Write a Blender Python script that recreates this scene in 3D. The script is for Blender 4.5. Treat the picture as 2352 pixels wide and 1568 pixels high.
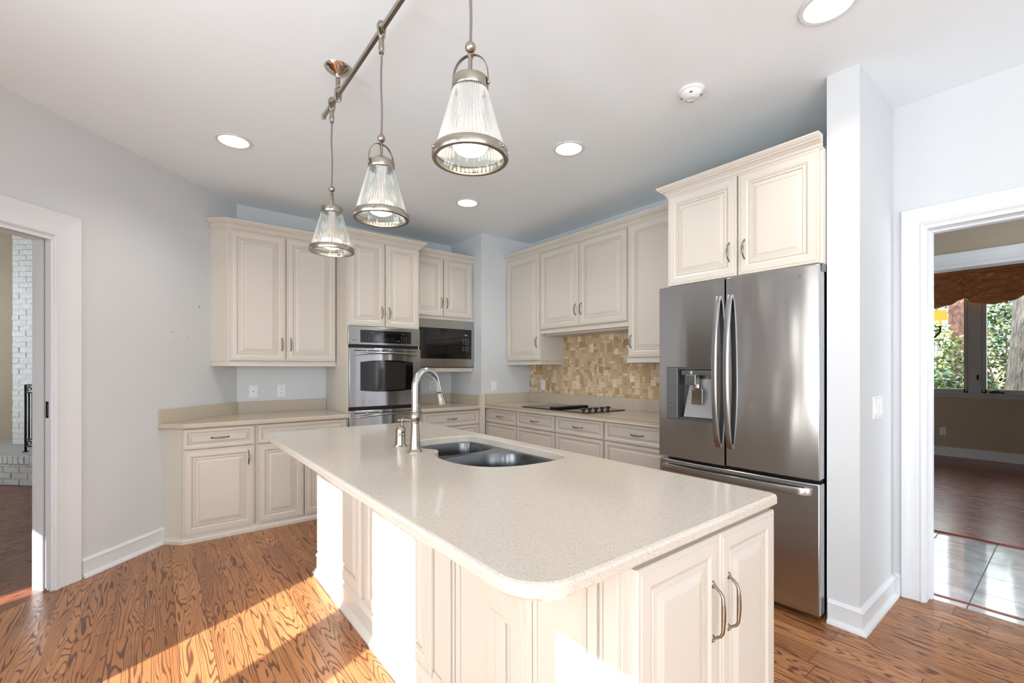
import bpy, bmesh, math, random
from mathutils import Matrix, Vector, noise as mnoise
R = math.radians
sc = bpy.context.scene
for o in list(bpy.data.objects): bpy.data.objects.remove(o, do_unlink=True)
C = sc.collection

# ------------------------------------------------------------------ camera
cam = bpy.data.cameras.new('camera'); camo = bpy.data.objects.new('camera', cam); C.objects.link(camo)
cam.sensor_width = 36.0; cam.sensor_fit = 'HORIZONTAL'; cam.lens = 1035.6 / 2352 * 36
cam.shift_y = 63.5 / 2352; cam.shift_x = 0.0; cam.clip_start = .02; cam.clip_end = 200
camo.location = (0, 0, 1.27); camo.rotation_euler = (R(90), 0, R(-38.3))
sc.camera = camo
# ------------------------------------------------------------------ light
w = bpy.data.worlds.new('sky'); sc.world = w; w.use_nodes = True
wn = w.node_tree.nodes; wn.clear()
wo = wn.new('ShaderNodeOutputWorld'); bg = wn.new('ShaderNodeBackground')
bg.inputs[0].default_value = (.865, .94, 1.0, 1); bg.inputs[1].default_value = 8.2
w.node_tree.links.new(bg.outputs[0], wo.inputs[0])
sl = bpy.data.lights.new('sun', 'SUN'); sl.energy = 14; sl.angle = R(.55); sl.color = (1, .96, .92)
so = bpy.data.objects.new('sun', sl); C.objects.link(so)
so.rotation_euler = Vector((1, .5, -.727)).to_track_quat('-Z', 'Y').to_euler()
sc.view_settings.view_transform = 'Standard'; sc.view_settings.look = 'None'
sc.view_settings.gamma = 1; sc.view_settings.use_curve_mapping = False
sc.view_settings.exposure = 0.20

def portal(loc, rot, sx, sy):
    l = bpy.data.lights.new('window_portal', 'AREA'); l.shape = 'RECTANGLE'; l.size = sx; l.size_y = sy
    l.cycles.is_portal = True
    o = bpy.data.objects.new('window_portal', l); C.objects.link(o); o.location = loc; o.rotation_euler = rot
for y0, y1 in ((1.33, 1.905), (.475, .985), (-.9, -.225), (-3.3, -1.5)):
    portal((-1.32, (y0 + y1) / 2, 1.17), (R(90), 0, R(-90)), y1 - y0, 2.17)
portal((.1, -3.82, 1.525), (R(90), 0, 0), 2.0, 1.85)
portal((4.15, -2.52, 1.2), (R(90), 0, 0), 1.05, 2.2)
portal((9.1, .6, 1.75), (R(90), 0, R(90)), 3.4, 1.75)
portal((-3.32, 7.6, 1.42), (R(90), 0, R(-90)), 1.6, 1.85)

# ------------------------------------------------------------------ materials
def lin(c):
    c = c / 255
    return c / 12.92 if c <= .04045 else ((c + .055) / 1.055) ** 2.4
def col(r, g, b): return (lin(r), lin(g), lin(b), 1)
def newmat(name):
    m = bpy.data.materials.new(name); m.use_nodes = True
    nt = m.node_tree; p = nt.nodes['Principled BSDF']
    return m, nt, p
def N(nt, t, **k):
    n = nt.nodes.new(t)
    for a, v in k.items():
        if a == 'ins':
            for i, x in v.items(): n.inputs[i].default_value = x
        else: setattr(n, a, v)
    return n
def L(nt, a, b): nt.links.new(a, b)
def math_n(nt, op, a, b=None, c=None):
    n = nt.nodes.new('ShaderNodeMath'); n.operation = op
    for i, v in enumerate((a, b, c)):
        if v is None: continue
        if isinstance(v, (int, float)): n.inputs[i].default_value = v
        else: nt.links.new(v, n.inputs[i])
    return n.outputs[0]
def ramp(nt, fac, stops):
    n = nt.nodes.new('ShaderNodeValToRGB'); e = n.color_ramp.elements
    while len(e) < len(stops): e.new(.5)
    for i, (p, c) in enumerate(stops): e[i].position = p; e[i].color = c
    nt.links.new(fac, n.inputs[0]); return n.outputs[0]
def mixc(nt, fac, a, b, typ='MIX'):
    n = nt.nodes.new('ShaderNodeMix'); n.data_type = 'RGBA'; n.blend_type = typ
    for i, v in ((0, fac), (6, a), (7, b)):
        if isinstance(v, (int, float)): n.inputs[i].default_value = v
        elif isinstance(v, tuple): n.inputs[i].default_value = v
        else: nt.links.new(v, n.inputs[i])
    return n.outputs[2]
def bump(nt, p, h, strength=.2, dist=.01):
    b = N(nt, 'ShaderNodeBump', ins={0: strength, 1: dist}); nt.links.new(h, b.inputs['Height']); nt.links.new(b.outputs[0], p.inputs['Normal'])
def simple(name, c, rough=.5, metal=0., spec=.5, var=.0, vscale=30, bmp=0, bscale=200, coat=0):
    m, nt, p = newmat(name)
    p.inputs['Roughness'].default_value = rough; p.inputs['Metallic'].default_value = metal
    p.inputs['Specular IOR Level'].default_value = spec; p.inputs['Coat Weight'].default_value = coat
    tc = N(nt, 'ShaderNodeTexCoord')
    nz = N(nt, 'ShaderNodeTexNoise', ins={'Scale': vscale, 'Detail': 3})
    L(nt, tc.outputs['Object'], nz.inputs['Vector'])
    a = tuple(max(0, x * (1 - var)) for x in c[:3]) + (1,); b = tuple(min(1, x * (1 + var)) for x in c[:3]) + (1,)
    L(nt, ramp(nt, nz.outputs[0], [(.3, a), (.7, b)]), p.inputs['Base Color'])
    if bmp:
        n2 = N(nt, 'ShaderNodeTexNoise', ins={'Scale': bscale, 'Detail': 4}); L(nt, tc.outputs['Object'], n2.inputs['Vector'])
        bump(nt, p, n2.outputs[0], bmp, .002)
    return m
M_WALL = simple('grey_wall_paint', col(211, 214, 216), .6, var=.012, vscale=2, bmp=.03, bscale=350)
M_CEIL = simple('white_ceiling_paint', col(240, 248, 252), .7, var=.008, vscale=2, bmp=.03, bscale=300)
M_TRIM = simple('white_trim_paint', col(222, 224, 227), .35, var=.01, vscale=5)
M_CAB = simple('cream_cabinet_paint', col(210, 202, 190), .33, var=.006, vscale=3)
M_GLAZE = simple('antique_glaze', col(184, 173, 157), .5, var=.08, vscale=40)
M_GAP = simple('cabinet_shadow_gap', col(120, 108, 94), .8)
M_BEIGE = simple('beige_wall_paint', col(180, 166, 146), .7, var=.02, vscale=3)
M_WPLAST = simple('white_plastic', col(236, 236, 236), .35)
M_DARK = simple('dark_slot', col(35, 34, 33), .6)
M_BLACK = simple('black_glass', col(10, 10, 11), .06, spec=.6)
M_BLKPL = simple('black_plastic', col(16, 16, 17), .4)
M_GREYMARK = simple('grey_print', col(130, 130, 132), .6)
M_DKMARK = simple('dark_print', col(80, 80, 82), .5)
M_NICKEL = simple('brushed_nickel', col(168, 160, 149), .30, metal=1, var=.06, vscale=60)
M_POLNICK = simple('polished_nickel', col(205, 198, 188), .13, metal=1, var=.03)
M_PEWTER = simple('pewter_pull', col(142, 133, 120), .3, metal=1, var=.12, vscale=120)
M_CORD = simple('grey_fabric_cord', col(122, 114, 116), .8, var=.15, vscale=400)
M_IRON = simple('black_wrought_iron', col(24, 24, 24), .55, metal=.3)
M_SATIN = simple('brown_satin', col(214, 160, 112), .3, var=.12, vscale=6)
M_WINFR = simple('grey_window_frame', col(176, 178, 178), .45)

def steel(name, c, rough=.28, axis='Z', wav=0.0, aniso=.6):
    m, nt, p = newmat(name)
    p.inputs['Metallic'].default_value = 1; p.inputs['Anisotropic'].default_value = aniso
    p.inputs['Anisotropic Rotation'].default_value = .25
    tg = N(nt, 'ShaderNodeTangent', direction_type='RADIAL', axis='Z'); L(nt, tg.outputs[0], p.inputs['Tangent'])
    tc = N(nt, 'ShaderNodeTexCoord'); mp = N(nt, 'ShaderNodeMapping')
    mp.inputs['Scale'].default_value = (1500, 1500, 3) if axis == 'Z' else (3, 3, 900)
    L(nt, tc.outputs['Object'], mp.inputs[0])
    nz = N(nt, 'ShaderNodeTexNoise', ins={'Scale': 1, 'Detail': 2}); L(nt, mp.outputs[0], nz.inputs[0])
    a = tuple(x * .93 for x in c[:3]) + (1,)
    L(nt, ramp(nt, nz.outputs[0], [(.3, a), (.7, c)]), p.inputs['Base Color'])
    L(nt, math_n(nt, 'MULTIPLY_ADD', nz.outputs[0], .1, rough - .05), p.inputs['Roughness'])
    if wav:
        m2 = N(nt, 'ShaderNodeMapping'); m2.inputs['Scale'].default_value = (5, 5, 1.1); L(nt, tc.outputs['Object'], m2.inputs[0])
        n2 = N(nt, 'ShaderNodeTexNoise', ins={'Scale': 1.3, 'Detail': 1}); L(nt, m2.outputs[0], n2.inputs[0])
        bump(nt, p, n2.outputs[0], wav, .01)
    return m
M_STEEL = steel('stainless_steel', col(186, 187, 189), .19, 'Z', .6, .85)
M_STEELH = steel('stainless_steel_horizontal', col(176, 176, 176), .25, 'X', .1)
M_STEELS = steel('stainless_sink_steel', col(112, 114, 118), .25, 'X', 0, .4)
M_STEELD = steel('stainless_dark_trim', col(120, 121, 122), .3, 'Z', 0)

def quartz(name, c):
    m, nt, p = newmat(name); p.inputs['Roughness'].default_value = .13; p.inputs['Specular IOR Level'].default_value = .5
    tc = N(nt, 'ShaderNodeTexCoord')
    base = None
    v = N(nt, 'ShaderNodeTexVoronoi', ins={'Scale': 330}); L(nt, tc.outputs['Object'], v.inputs[0])
    sx = N(nt, 'ShaderNodeSeparateColor'); L(nt, v.outputs['Color'], sx.inputs[0])
    d = tuple(x * .80 for x in c[:3]) + (1,); l = tuple(min(1, x * 1.10) for x in c[:3]) + (1,)
    g = ramp(nt, sx.outputs[0], [(.0, d), (.25, c), (.8, c), (1, l)])
    v2 = N(nt, 'ShaderNodeTexVoronoi', ins={'Scale': 120}); L(nt, tc.outputs['Object'], v2.inputs[0])
    s2 = N(nt, 'ShaderNodeSeparateColor'); L(nt, v2.outputs['Color'], s2.inputs[0])
    sel = math_n(nt, 'GREATER_THAN', s2.outputs[1], .93); near = math_n(nt, 'LESS_THAN', v2.outputs['Distance'], .16)
    f = math_n(nt, 'MULTIPLY', sel, near)
    L(nt, mixc(nt, math_n(nt, 'MULTIPLY', f, .55), g, col(110, 98, 86)), p.inputs['Base Color'])
    return m
M_QUARTZ = quartz('beige_quartz', col(208, 199, 186))
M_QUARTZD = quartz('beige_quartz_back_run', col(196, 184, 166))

def planks(name, dark, mid, light, pw=.126, pl=1.1, rough=.22, strong=1.0, rot=0, streak=False, seam=.004):
    m, nt, p = newmat(name)
    tc = N(nt, 'ShaderNodeTexCoord'); mp = N(nt, 'ShaderNodeMapping'); mp.inputs['Rotation'].default_value = (0, 0, rot)
    L(nt, tc.outputs['Object'], mp.inputs[0])
    s = N(nt, 'ShaderNodeSeparateXYZ'); L(nt, mp.outputs[0], s.inputs[0])
    u = math_n(nt, 'DIVIDE', s.outputs[0], pw); row = math_n(nt, 'FLOOR', u); fu = math_n(nt, 'FRACT', u)
    wn1 = N(nt, 'ShaderNodeTexWhiteNoise', noise_dimensions='1D'); L(nt, row, wn1.inputs['W'])
    vv = math_n(nt, 'ADD', math_n(nt, 'DIVIDE', s.outputs[1], pl), math_n(nt, 'MULTIPLY', wn1.outputs[0], 7.3))
    cid = math_n(nt, 'FLOOR', vv); fv = math_n(nt, 'FRACT', vv)
    cb = N(nt, 'ShaderNodeCombineXYZ'); L(nt, row, cb.inputs[0]); L(nt, cid, cb.inputs[1])
    wn2 = N(nt, 'ShaderNodeTexWhiteNoise', noise_dimensions='3D'); L(nt, cb.outputs[0], wn2.inputs['Vector'])
    rnd = wn2.outputs['Value']
    # grain space: stretched along the plank, offset per plank
    gx = math_n(nt, 'MULTIPLY', s.outputs[0], 15 if not streak else 42)
    gy = math_n(nt, 'MULTIPLY', s.outputs[1], 1.25 if not streak else 1.7)
    gz = math_n(nt, 'MULTIPLY', rnd, 31)
    gv = N(nt, 'ShaderNodeCombineXYZ'); L(nt, gx, gv.inputs[0]); L(nt, gy, gv.inputs[1]); L(nt, gz, gv.inputs[2])
    n1 = N(nt, 'ShaderNodeTexNoise', ins={'Scale': .8, 'Detail': 2.0, 'Roughness': .45, 'Distortion': .15}); L(nt, gv.outputs[0], n1.inputs[0])
    ph = math_n(nt, 'FRACT', math_n(nt, 'MULTIPLY', n1.outputs[0], 21 if not streak else 9))
    tri = math_n(nt, 'ABSOLUTE', math_n(nt, 'SUBTRACT', ph, .5))        # 0 at contour line
    n2 = N(nt, 'ShaderNodeTexNoise', ins={'Scale': 2.1, 'Detail': 3}); L(nt, gv.outputs[0], n2.inputs[0])
    lw = math_n(nt, 'MULTIPLY_ADD', n2.outputs[0], .52, -.085)
    line = math_n(nt, 'SUBTRACT', 1, math_n(nt, 'DIVIDE', tri, lw)); line = math_n(nt, 'MAXIMUM', line, 0)
    line = math_n(nt, 'MINIMUM', math_n(nt, 'MULTIPLY', line, 1.6), 1)
    n3 = N(nt, 'ShaderNodeTexNoise', ins={'Scale': .45, 'Detail': 2}); L(nt, gv.outputs[0], n3.inputs[0])
    tone = math_n(nt, 'ADD', math_n(nt, 'MULTIPLY', n3.outputs[0], .7), math_n(nt, 'MULTIPLY', rnd, .45))
    base = ramp(nt, tone, [(.25, mid), (.85, light)])
    # fine fibres
    fx = math_n(nt, 'MULTIPLY', s.outputs[0], 260); fy = math_n(nt, 'MULTIPLY', s.outputs[1], 9)
    fvv = N(nt, 'ShaderNodeCombineXYZ'); L(nt, fx, fvv.inputs[0]); L(nt, fy, fvv.inputs[1]); L(nt, gz, fvv.inputs[2])
    n4 = N(nt, 'ShaderNodeTexNoise', ins={'Scale': 1, 'Detail': 2}); L(nt, fvv.outputs[0], n4.inputs[0])
    base = mixc(nt, math_n(nt, 'MULTIPLY', n4.outputs[0], .35), base, mid)
    c = mixc(nt, math_n(nt, 'MULTIPLY', line, .84 * strong), base, dark)
    eu = math_n(nt, 'LESS_THAN', math_n(nt, 'MINIMUM', fu, math_n(nt, 'SUBTRACT', 1, fu)), seam / pw * .5)
    ev = math_n(nt, 'LESS_THAN', math_n(nt, 'MINIMUM', fv, math_n(nt, 'SUBTRACT', 1, fv)), seam / pl * .5)
    e = math_n(nt, 'MAXIMUM', eu, ev)
    c = mixc(nt, math_n(nt, 'MULTIPLY', e, .7), c, dark)
    L(nt, c, p.inputs['Base Color'])
    L(nt, math_n(nt, 'MULTIPLY_ADD', line, .12, rough), p.inputs['Roughness'])
    h = math_n(nt, 'SUBTRACT', math_n(nt, 'MULTIPLY', n4.outputs[0], .15), math_n(nt, 'ADD', e, math_n(nt, 'MULTIPLY', line, .25)))
    bump(nt, p, h, .25, .002)
    return m
M_WOOD = planks('hickory_plank_floor', col(76, 42, 26), col(144, 90, 54), col(192, 134, 86), rough=.26)
M_WOOD2 = planks('hickory_plank_family_room', col(58, 32, 24), col(122, 72, 50), col(156, 96, 68), rough=.3, rot=R(45))
M_WOODR = planks('red_cherry_floor', col(64, 20, 12), col(118, 42, 26), col(146, 62, 40), pw=.12, pl=1.3, rough=.2, strong=.5, streak=True)

def marble():
    m, nt, p = newmat('grey_marble_tile'); p.inputs['Roughness'].default_value = .08
    tc = N(nt, 'ShaderNodeTexCoord')
    n = N(nt, 'ShaderNodeTexNoise', ins={'Scale': 5, 'Detail': 6, 'Roughness': .6, 'Distortion': 1.2}); L(nt, tc.outputs['Object'], n.inputs[0])
    c = ramp(nt, n.outputs[0], [(.3, col(176, 178, 181)), (.55, col(208, 209, 210)), (.75, col(228, 228, 228))])
    s = N(nt, 'ShaderNodeSeparateXYZ'); L(nt, tc.outputs['Object'], s.inputs[0])
    es = []
    for i, off in ((0, .12), (1, -.333 + .62)):
        f = math_n(nt, 'FRACT', math_n(nt, 'DIVIDE', math_n(nt, 'ADD', s.outputs[i], off + 3.1), .31))
        es.append(math_n(nt, 'LESS_THAN', math_n(nt, 'MINIMUM', f, math_n(nt, 'SUBTRACT', 1, f)), .009))
    e = math_n(nt, 'MAXIMUM', es[0], es[1])
    L(nt, mixc(nt, e, c, col(96, 98, 102)), p.inputs['Base Color'])
    L(nt, math_n(nt, 'MULTIPLY_ADD', e, .5, .08), p.inputs['Roughness'])
    return m
M_MARBLE = marble()
def attr_mat(name, attr, rough, nscale, amt, bmp):
    m, nt, p = newmat(name); p.inputs['Roughness'].default_value = rough
    a = N(nt, 'ShaderNodeAttribute', attribute_name=attr)
    tc = N(nt, 'ShaderNodeTexCoord'); n = N(nt, 'ShaderNodeTexNoise', ins={'Scale': nscale, 'Detail': 5, 'Distortion': .6}); L(nt, tc.outputs['Object'], n.inputs[0])
    f = ramp(nt, n.outputs[0], [(.3, (1 - amt, 1 - amt * 1.1, 1 - amt * 1.3, 1)), (.65, (1, 1, 1, 1))])
    L(nt, mixc(nt, 1.0, a.outputs['Color'], f, 'MULTIPLY'), p.inputs['Base Color'])
    bump(nt, p, n.outputs[0], bmp, .002)
    return m
M_TRAV = attr_mat('travertine_mosaic', 'tint', .5, 60, .18, .25)
M_LEAF = attr_mat('leaf', 'tint', .35, 20, .15, 0)
M_LEAF.node_tree.nodes['Principled BSDF'].inputs['Subsurface Weight'].default_value = 0
def brick_mat():
    m, nt, p = newmat('white_painted_brick'); p.inputs['Roughness'].default_value = .6
    tc = N(nt, 'ShaderNodeTexCoord'); n = N(nt, 'ShaderNodeTexNoise', ins={'Scale': 25, 'Detail': 5}); L(nt, tc.outputs['Object'], n.inputs[0])
    L(nt, ramp(nt, n.outputs[0], [(.3, col(180, 178, 175)), (.7, col(203, 202, 200))]), p.inputs['Base Color'])
    bump(nt, p, n.outputs[0], .5, .01)
    return m
M_BRICK = brick_mat()
def bark(name, a, b, sc_=(14, 14, 3)):
    m, nt, p = newmat(name); p.inputs['Roughness'].default_value = .9
    tc = N(nt, 'ShaderNodeTexCoord'); mp = N(nt, 'ShaderNodeMapping'); mp.inputs['Scale'].default_value = sc_; mp.inputs['Rotation'].default_value = (R(14), 0, 0)
    L(nt, tc.outputs['Object'], mp.inputs[0])
    n = N(nt, 'ShaderNodeTexNoise', ins={'Scale': 1.6, 'Detail': 7, 'Roughness': .75, 'Distortion': .9}); L(nt, mp.outputs[0], n.inputs[0])
    L(nt, ramp(nt, n.outputs[0], [(.38, a), (.62, b)]), p.inputs['Base Color'])
    bump(nt, p, n.outputs[0], 1.0, .09)
    return m
M_BARK = bark('oak_bark', col(44, 43, 44), col(150, 138, 126))
M_BARK2 = bark('reddish_bark', col(54, 42, 46), col(150, 104, 86), (7, 7, 3))
M_GROUND = simple('leaf_litter_ground', col(150, 130, 96), .9, var=.35, vscale=4)
M_FENCE = simple('tan_fence_board', col(226, 204, 160), .8, var=.12, vscale=9)
M_ROOF = simple('roof_shingle', col(90, 86, 82), .9)
def emis(name, c, s):
    m = bpy.data.materials.new(name); m.use_nodes = True; nt = m.node_tree; nt.nodes.clear()
    o = N(nt, 'ShaderNodeOutputMaterial'); e = N(nt, 'ShaderNodeEmission'); e.inputs[0].default_value = c; e.inputs[1].default_value = s
    L(nt, e.outputs[0], o.inputs[0]); return m
M_BULB = emis('lamp_bulb_glow', (1, .88, .72, 1), 9)
M_CAN = emis('downlight_glow', (1, .91, .78, 1), 7)
M_SHADE = emis('lit_orange_shade', (1, .40, .07, 1), 1.6)
M_REFL = simple('frosted_bulb_neck', col(226, 196, 160), .4, metal=.3)
M_DIGIT = emis('clock_digits', (.8, .95, .9, 1), .8)
def glass(name, tint, gl=.08, diff=0., rough=.02, ior=1.45):
    m = bpy.data.materials.new(name); m.use_nodes = True; nt = m.node_tree; nt.nodes.clear()
    o = N(nt, 'ShaderNodeOutputMaterial'); t = N(nt, 'ShaderNodeBsdfTransparent'); t.inputs[0].default_value = tint
    g = N(nt, 'ShaderNodeBsdfGlossy'); g.inputs['Roughness'].default_value = rough
    fr = N(nt, 'ShaderNodeFresnel'); fr.inputs[0].default_value = ior
    mx = N(nt, 'ShaderNodeMixShader'); L(nt, math_n(nt, 'ADD', fr.outputs[0], gl), mx.inputs[0]); L(nt, t.outputs[0], mx.inputs[1]); L(nt, g.outputs[0], mx.inputs[2])
    last = mx.outputs[0]
    if diff:
        d = N(nt, 'ShaderNodeBsdfTranslucent'); d.inputs[0].default_value = (.95, .97, .95, 1)
        d2 = N(nt, 'ShaderNodeBsdfDiffuse'); d2.inputs[0].default_value = (.9, .93, .9, 1)
        md = N(nt, 'ShaderNodeMixShader'); md.inputs[0].default_value = .5; L(nt, d.outputs[0], md.inputs[1]); L(nt, d2.outputs[0], md.inputs[2])
        lw = N(nt, 'ShaderNodeLayerWeight'); lw.inputs[0].default_value = .35
        m2 = N(nt, 'ShaderNodeMixShader'); L(nt, math_n(nt, 'MULTIPLY_ADD', lw.outputs['Facing'], diff, diff * .35), m2.inputs[0]); L(nt, last, m2.inputs[1]); L(nt, md.outputs[0], m2.inputs[2]); last = m2.outputs[0]
    L(nt, last, o.inputs[0]); return m
M_GLASS = glass('window_glass', (.97, .98, .97, 1), .02)
M_RIB = glass('ribbed_holophane_glass', (.90, .94, .925, 1), .04, .26, .08)

# ------------------------------------------------------------------ mesh builder
WM = {}
def I(): return Matrix.Identity(4)
def T(x, y, z=0): return Matrix.Translation((x, y, z))
def FY(x, y, z=0): return T(x, y, z)                                   # front looks to -Y, local x runs +X
def FX(x, y, z=0): return T(x, y, z) @ Matrix.Rotation(R(-90), 4, 'Z')  # front looks to -X, local x runs -Y
def FA(x, y, deg): return T(x, y) @ Matrix.Rotation(R(deg), 4, 'Z')
class MB:
    def __init__(s, M=None): s.bm = bmesh.new(); s.M = M or I()
    def v(s, p): return s.bm.verts.new(s.M @ Vector(p))
    def f(s, vs, m=0, sm=False):
        try: fc = s.bm.faces.new(vs)
        except ValueError: return None
        fc.material_index = m; fc.smooth = sm; return fc
    def box(s, x0, y0, z0, x1, y1, z1, m=0, b=0):
        if b:
            t = bmesh.new(); bmesh.ops.create_cube(t, size=1)
            for q in t.verts: q.co = Vector(((x0 + x1) / 2 + q.co.x * abs(x1 - x0), (y0 + y1) / 2 + q.co.y * abs(y1 - y0), (z0 + z1) / 2 + q.co.z * abs(z1 - z0)))
            bmesh.ops.bevel(t, geom=list(t.edges), offset=b, segments=2, affect='EDGES', profile=.5)
            mp = {q: s.v(q.co) for q in t.verts}
            for fc in t.faces: s.f([mp[q] for q in fc.verts], m)
            t.free(); return s
        c = [s.v((x, y, z)) for z in (z0, z1) for y in (y0, y1) for x in (x0, x1)]
        for q in ((0, 2, 3, 1), (4, 5, 7, 6), (0, 1, 5, 4), (2, 6, 7, 3), (0, 4, 6, 2), (1, 3, 7, 5)): s.f([c[i] for i in q], m)
        return s
    def prism(s, poly, z0, z1, m=0):
        a = [s.v((x, y, z0)) for x, y in poly]; b = [s.v((x, y, z1)) for x, y in poly]
        s.f(a[::-1], m); s.f(b, m); n = len(poly)
        for i in range(n): s.f([a[i], a[(i + 1) % n], b[(i + 1) % n], b[i]], m)
        return s
    def loft(s, loops, m=0, sm=False, cap0=True, cap1=True, ms=None):
        rs = [[s.v(p) for p in lp] for lp in loops]; n = len(rs[0])
        for k in range(len(rs) - 1):
            for i in range(n): s.f([rs[k][i], rs[k][(i + 1) % n], rs[k + 1][(i + 1) % n], rs[k + 1][i]], ms[k] if ms else m, sm)
        if cap0: s.f(rs[0][::-1], m)
        if cap1: s.f(rs[-1], m)
        return s
    def lathe(s, prof, c=(0, 0, 0), seg=32, m=0, sm=True, X=None, rib=0, ribn=48):
        X = X or I(); c = Vector(c); rings = []
        for r, z in prof:
            if r < 1e-6: rings.append([s.v(c + (X @ Vector((0, 0, z))))]); continue
            rings.append([s.v(c + (X @ Vector(((r + (rib if (i % 2 and rib) else 0)) * math.cos(2 * math.pi * i / seg), (r + (rib if (i % 2 and rib) else 0)) * math.sin(2 * math.pi * i / seg), z)))) for i in range(seg)])
        for a, b in zip(rings, rings[1:]):
            for i in range(seg):
                j = (i + 1) % seg
                if len(a) == 1 and len(b) == 1: continue
                if len(a) == 1: s.f([a[0], b[j], b[i]], m, sm)
                elif len(b) == 1: s.f([a[i], a[j], b[0]], m, sm)
                else: s.f([a[i], a[j], b[j], b[i]], m, sm)
        return s
    def tube(s, pts, r, seg=10, m=0, flat=None, caps=True):
        pts = [Vector(p) for p in pts]; n = len(pts); rr = r if isinstance(r, (list, tuple)) else [r] * n
        tan = [(pts[min(i + 1, n - 1)] - pts[max(i - 1, 0)]).normalized() for i in range(n)]
        up = Vector((0, 0, 1)) if abs(tan[0].z) < .9 else Vector((1, 0, 0))
        if flat is not None: up = Vector(flat[2])
        nrm = (up - tan[0] * up.dot(tan[0])).normalized(); loops = []
        for i in range(n):
            nrm = (nrm - tan[i] * nrm.dot(tan[i])).normalized(); bi = tan[i].cross(nrm)
            a, b = (flat[0], flat[1]) if flat else (1, 1)
            loops.append([pts[i] + nrm * (math.cos(2 * math.pi * k / seg) * rr[i] * a) + bi * (math.sin(2 * math.pi * k / seg) * rr[i] * b) for k in range(seg)])
        s.loft(loops, m, True, caps, caps); return s
    def ball(s, c, r, m=0, seg=16, sc=(1, 1, 1)):
        pr = [(math.sin(math.pi * i / 10) * 1, -math.cos(math.pi * i / 10)) for i in range(11)]
        X = Matrix.Diagonal((r * sc[0], r * sc[1], r * sc[2], 1))
        return s.lathe([(p[0], p[1]) for p in pr], c, seg, m, True, X)
    def sweep(s, path, prof, side=1, m=0, closed=False, ms=None):
        P = [Vector((p[0], p[1])) for p in path]; n = len(P); loops = []
        for i in range(n):
            d0 = (P[i] - P[i - 1]).normalized() if (i > 0 or closed) else None
            d1 = (P[(i + 1) % n] - P[i]).normalized() if (i < n - 1 or closed) else None
            if d0 is None: d0 = d1
            if d1 is None: d1 = d0
            n0 = Vector((-d0.y, d0.x)) * side; n1 = Vector((-d1.y, d1.x)) * side
            mt = (n0 + n1).normalized(); k = 1 / max(.3, mt.dot(n0))
            loops.append([(P[i].x + mt.x * k * o, P[i].y + mt.y * k * o, z) for o, z in prof])
        if closed: loops.append(loops[0])
        s.loft(loops, m, False, not closed, not closed); return s
    def fill(s, outer, holes, z, m=0, flip=False):
        es = []
        for lp in [outer] + holes:
            vs = [s.v((x, y, z)) for x, y in lp]
            for i in range(len(vs)): es.append(s.bm.edges.new((vs[i], vs[(i + 1) % len(vs)])))
        r = bmesh.ops.triangle_fill(s.bm, use_beauty=True, edges=es)
        for g in r['geom']:
            if isinstance(g, bmesh.types.BMFace):
                g.material_index = m
        return s
    def build(s, name, mats, parent=None, bevel=0, recalc=True, weld=False):
        if weld: bmesh.ops.remove_doubles(s.bm, verts=list(s.bm.verts), dist=1e-5)
        if recalc: bmesh.ops.recalc_face_normals(s.bm, faces=list(s.bm.faces))
        vs = s.bm.verts
        lo = Vector([min(q.co[i] for q in vs) for i in range(3)]); hi = Vector([max(q.co[i] for q in vs) for i in range(3)])
        c = (lo + hi) / 2; c.z = lo.z
        bmesh.ops.translate(s.bm, verts=list(vs), vec=-c)
        for e_ in s.bm.edges:
            if len(e_.link_faces) == 2 and e_.calc_face_angle(0) > .7: e_.smooth = False
        me = bpy.data.meshes.new(name); s.bm.to_mesh(me); s.bm.free()
        for mm in (mats if isinstance(mats, (list, tuple)) else [mats]): me.materials.append(mm)
        o = bpy.data.objects.new(name, me); C.objects.link(o)
        WM[o.name] = T(*c)
        if parent: o.parent = parent; o.matrix_basis = WM[parent.name].inverted() @ WM[o.name]
        else: o.matrix_basis = WM[o.name]
        if bevel:
            b = o.modifiers.new('edge', 'BEVEL'); b.width = bevel; b.segments = 2; b.limit_method = 'ANGLE'; b.angle_limit = R(50)
        return o
def tag(o, label, cat, group=None):
    o['label'] = label; o['category'] = cat
    if group: o['group'] = group
    return o
def struct(o): o['kind'] = 'structure'; return o
def thing(name, label, cat, loc, group=None):
    o = bpy.data.objects.new(name, None); C.objects.link(o); o.location = loc; o.empty_display_size = .1
    WM[o.name] = T(*loc); return tag(o, label, cat, group)
def dup(root, loc, label=None, rz=None):
    def cp(o, par):
        c = o.copy(); C.objects.link(c); c.parent = par; WM[c.name] = WM[o.name]
        for ch in [x for x in kids[o.name]]: cp(ch, c)
        return c
    kids = {}
    def walk(o): kids[o.name] = list(o.children); [walk(k) for k in kids[o.name]]
    walk(root); c = cp(root, None); c.location = loc
    if rz is not None: c.rotation_euler = (0, 0, rz)
    if label: c['label'] = label
    return c
def text_into(mb, s, size, M, m=0, depth=.0006):
    cu = bpy.data.curves.new('t', 'FONT'); cu.body = s; cu.size = size; cu.extrude = depth; cu.resolution_u = 3; cu.space_character = 1.15
    o = bpy.data.objects.new('t', cu); C.objects.link(o)
    dg = bpy.context.evaluated_depsgraph_get(); me = bpy.data.meshes.new_from_object(o.evaluated_get(dg))
    vs = [mb.bm.verts.new(mb.M @ (M @ q.co)) for q in me.vertices]
    for p in me.polygons: mb.f([vs[i] for i in p.vertices], m)
    bpy.data.objects.remove(o, do_unlink=True)

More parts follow.
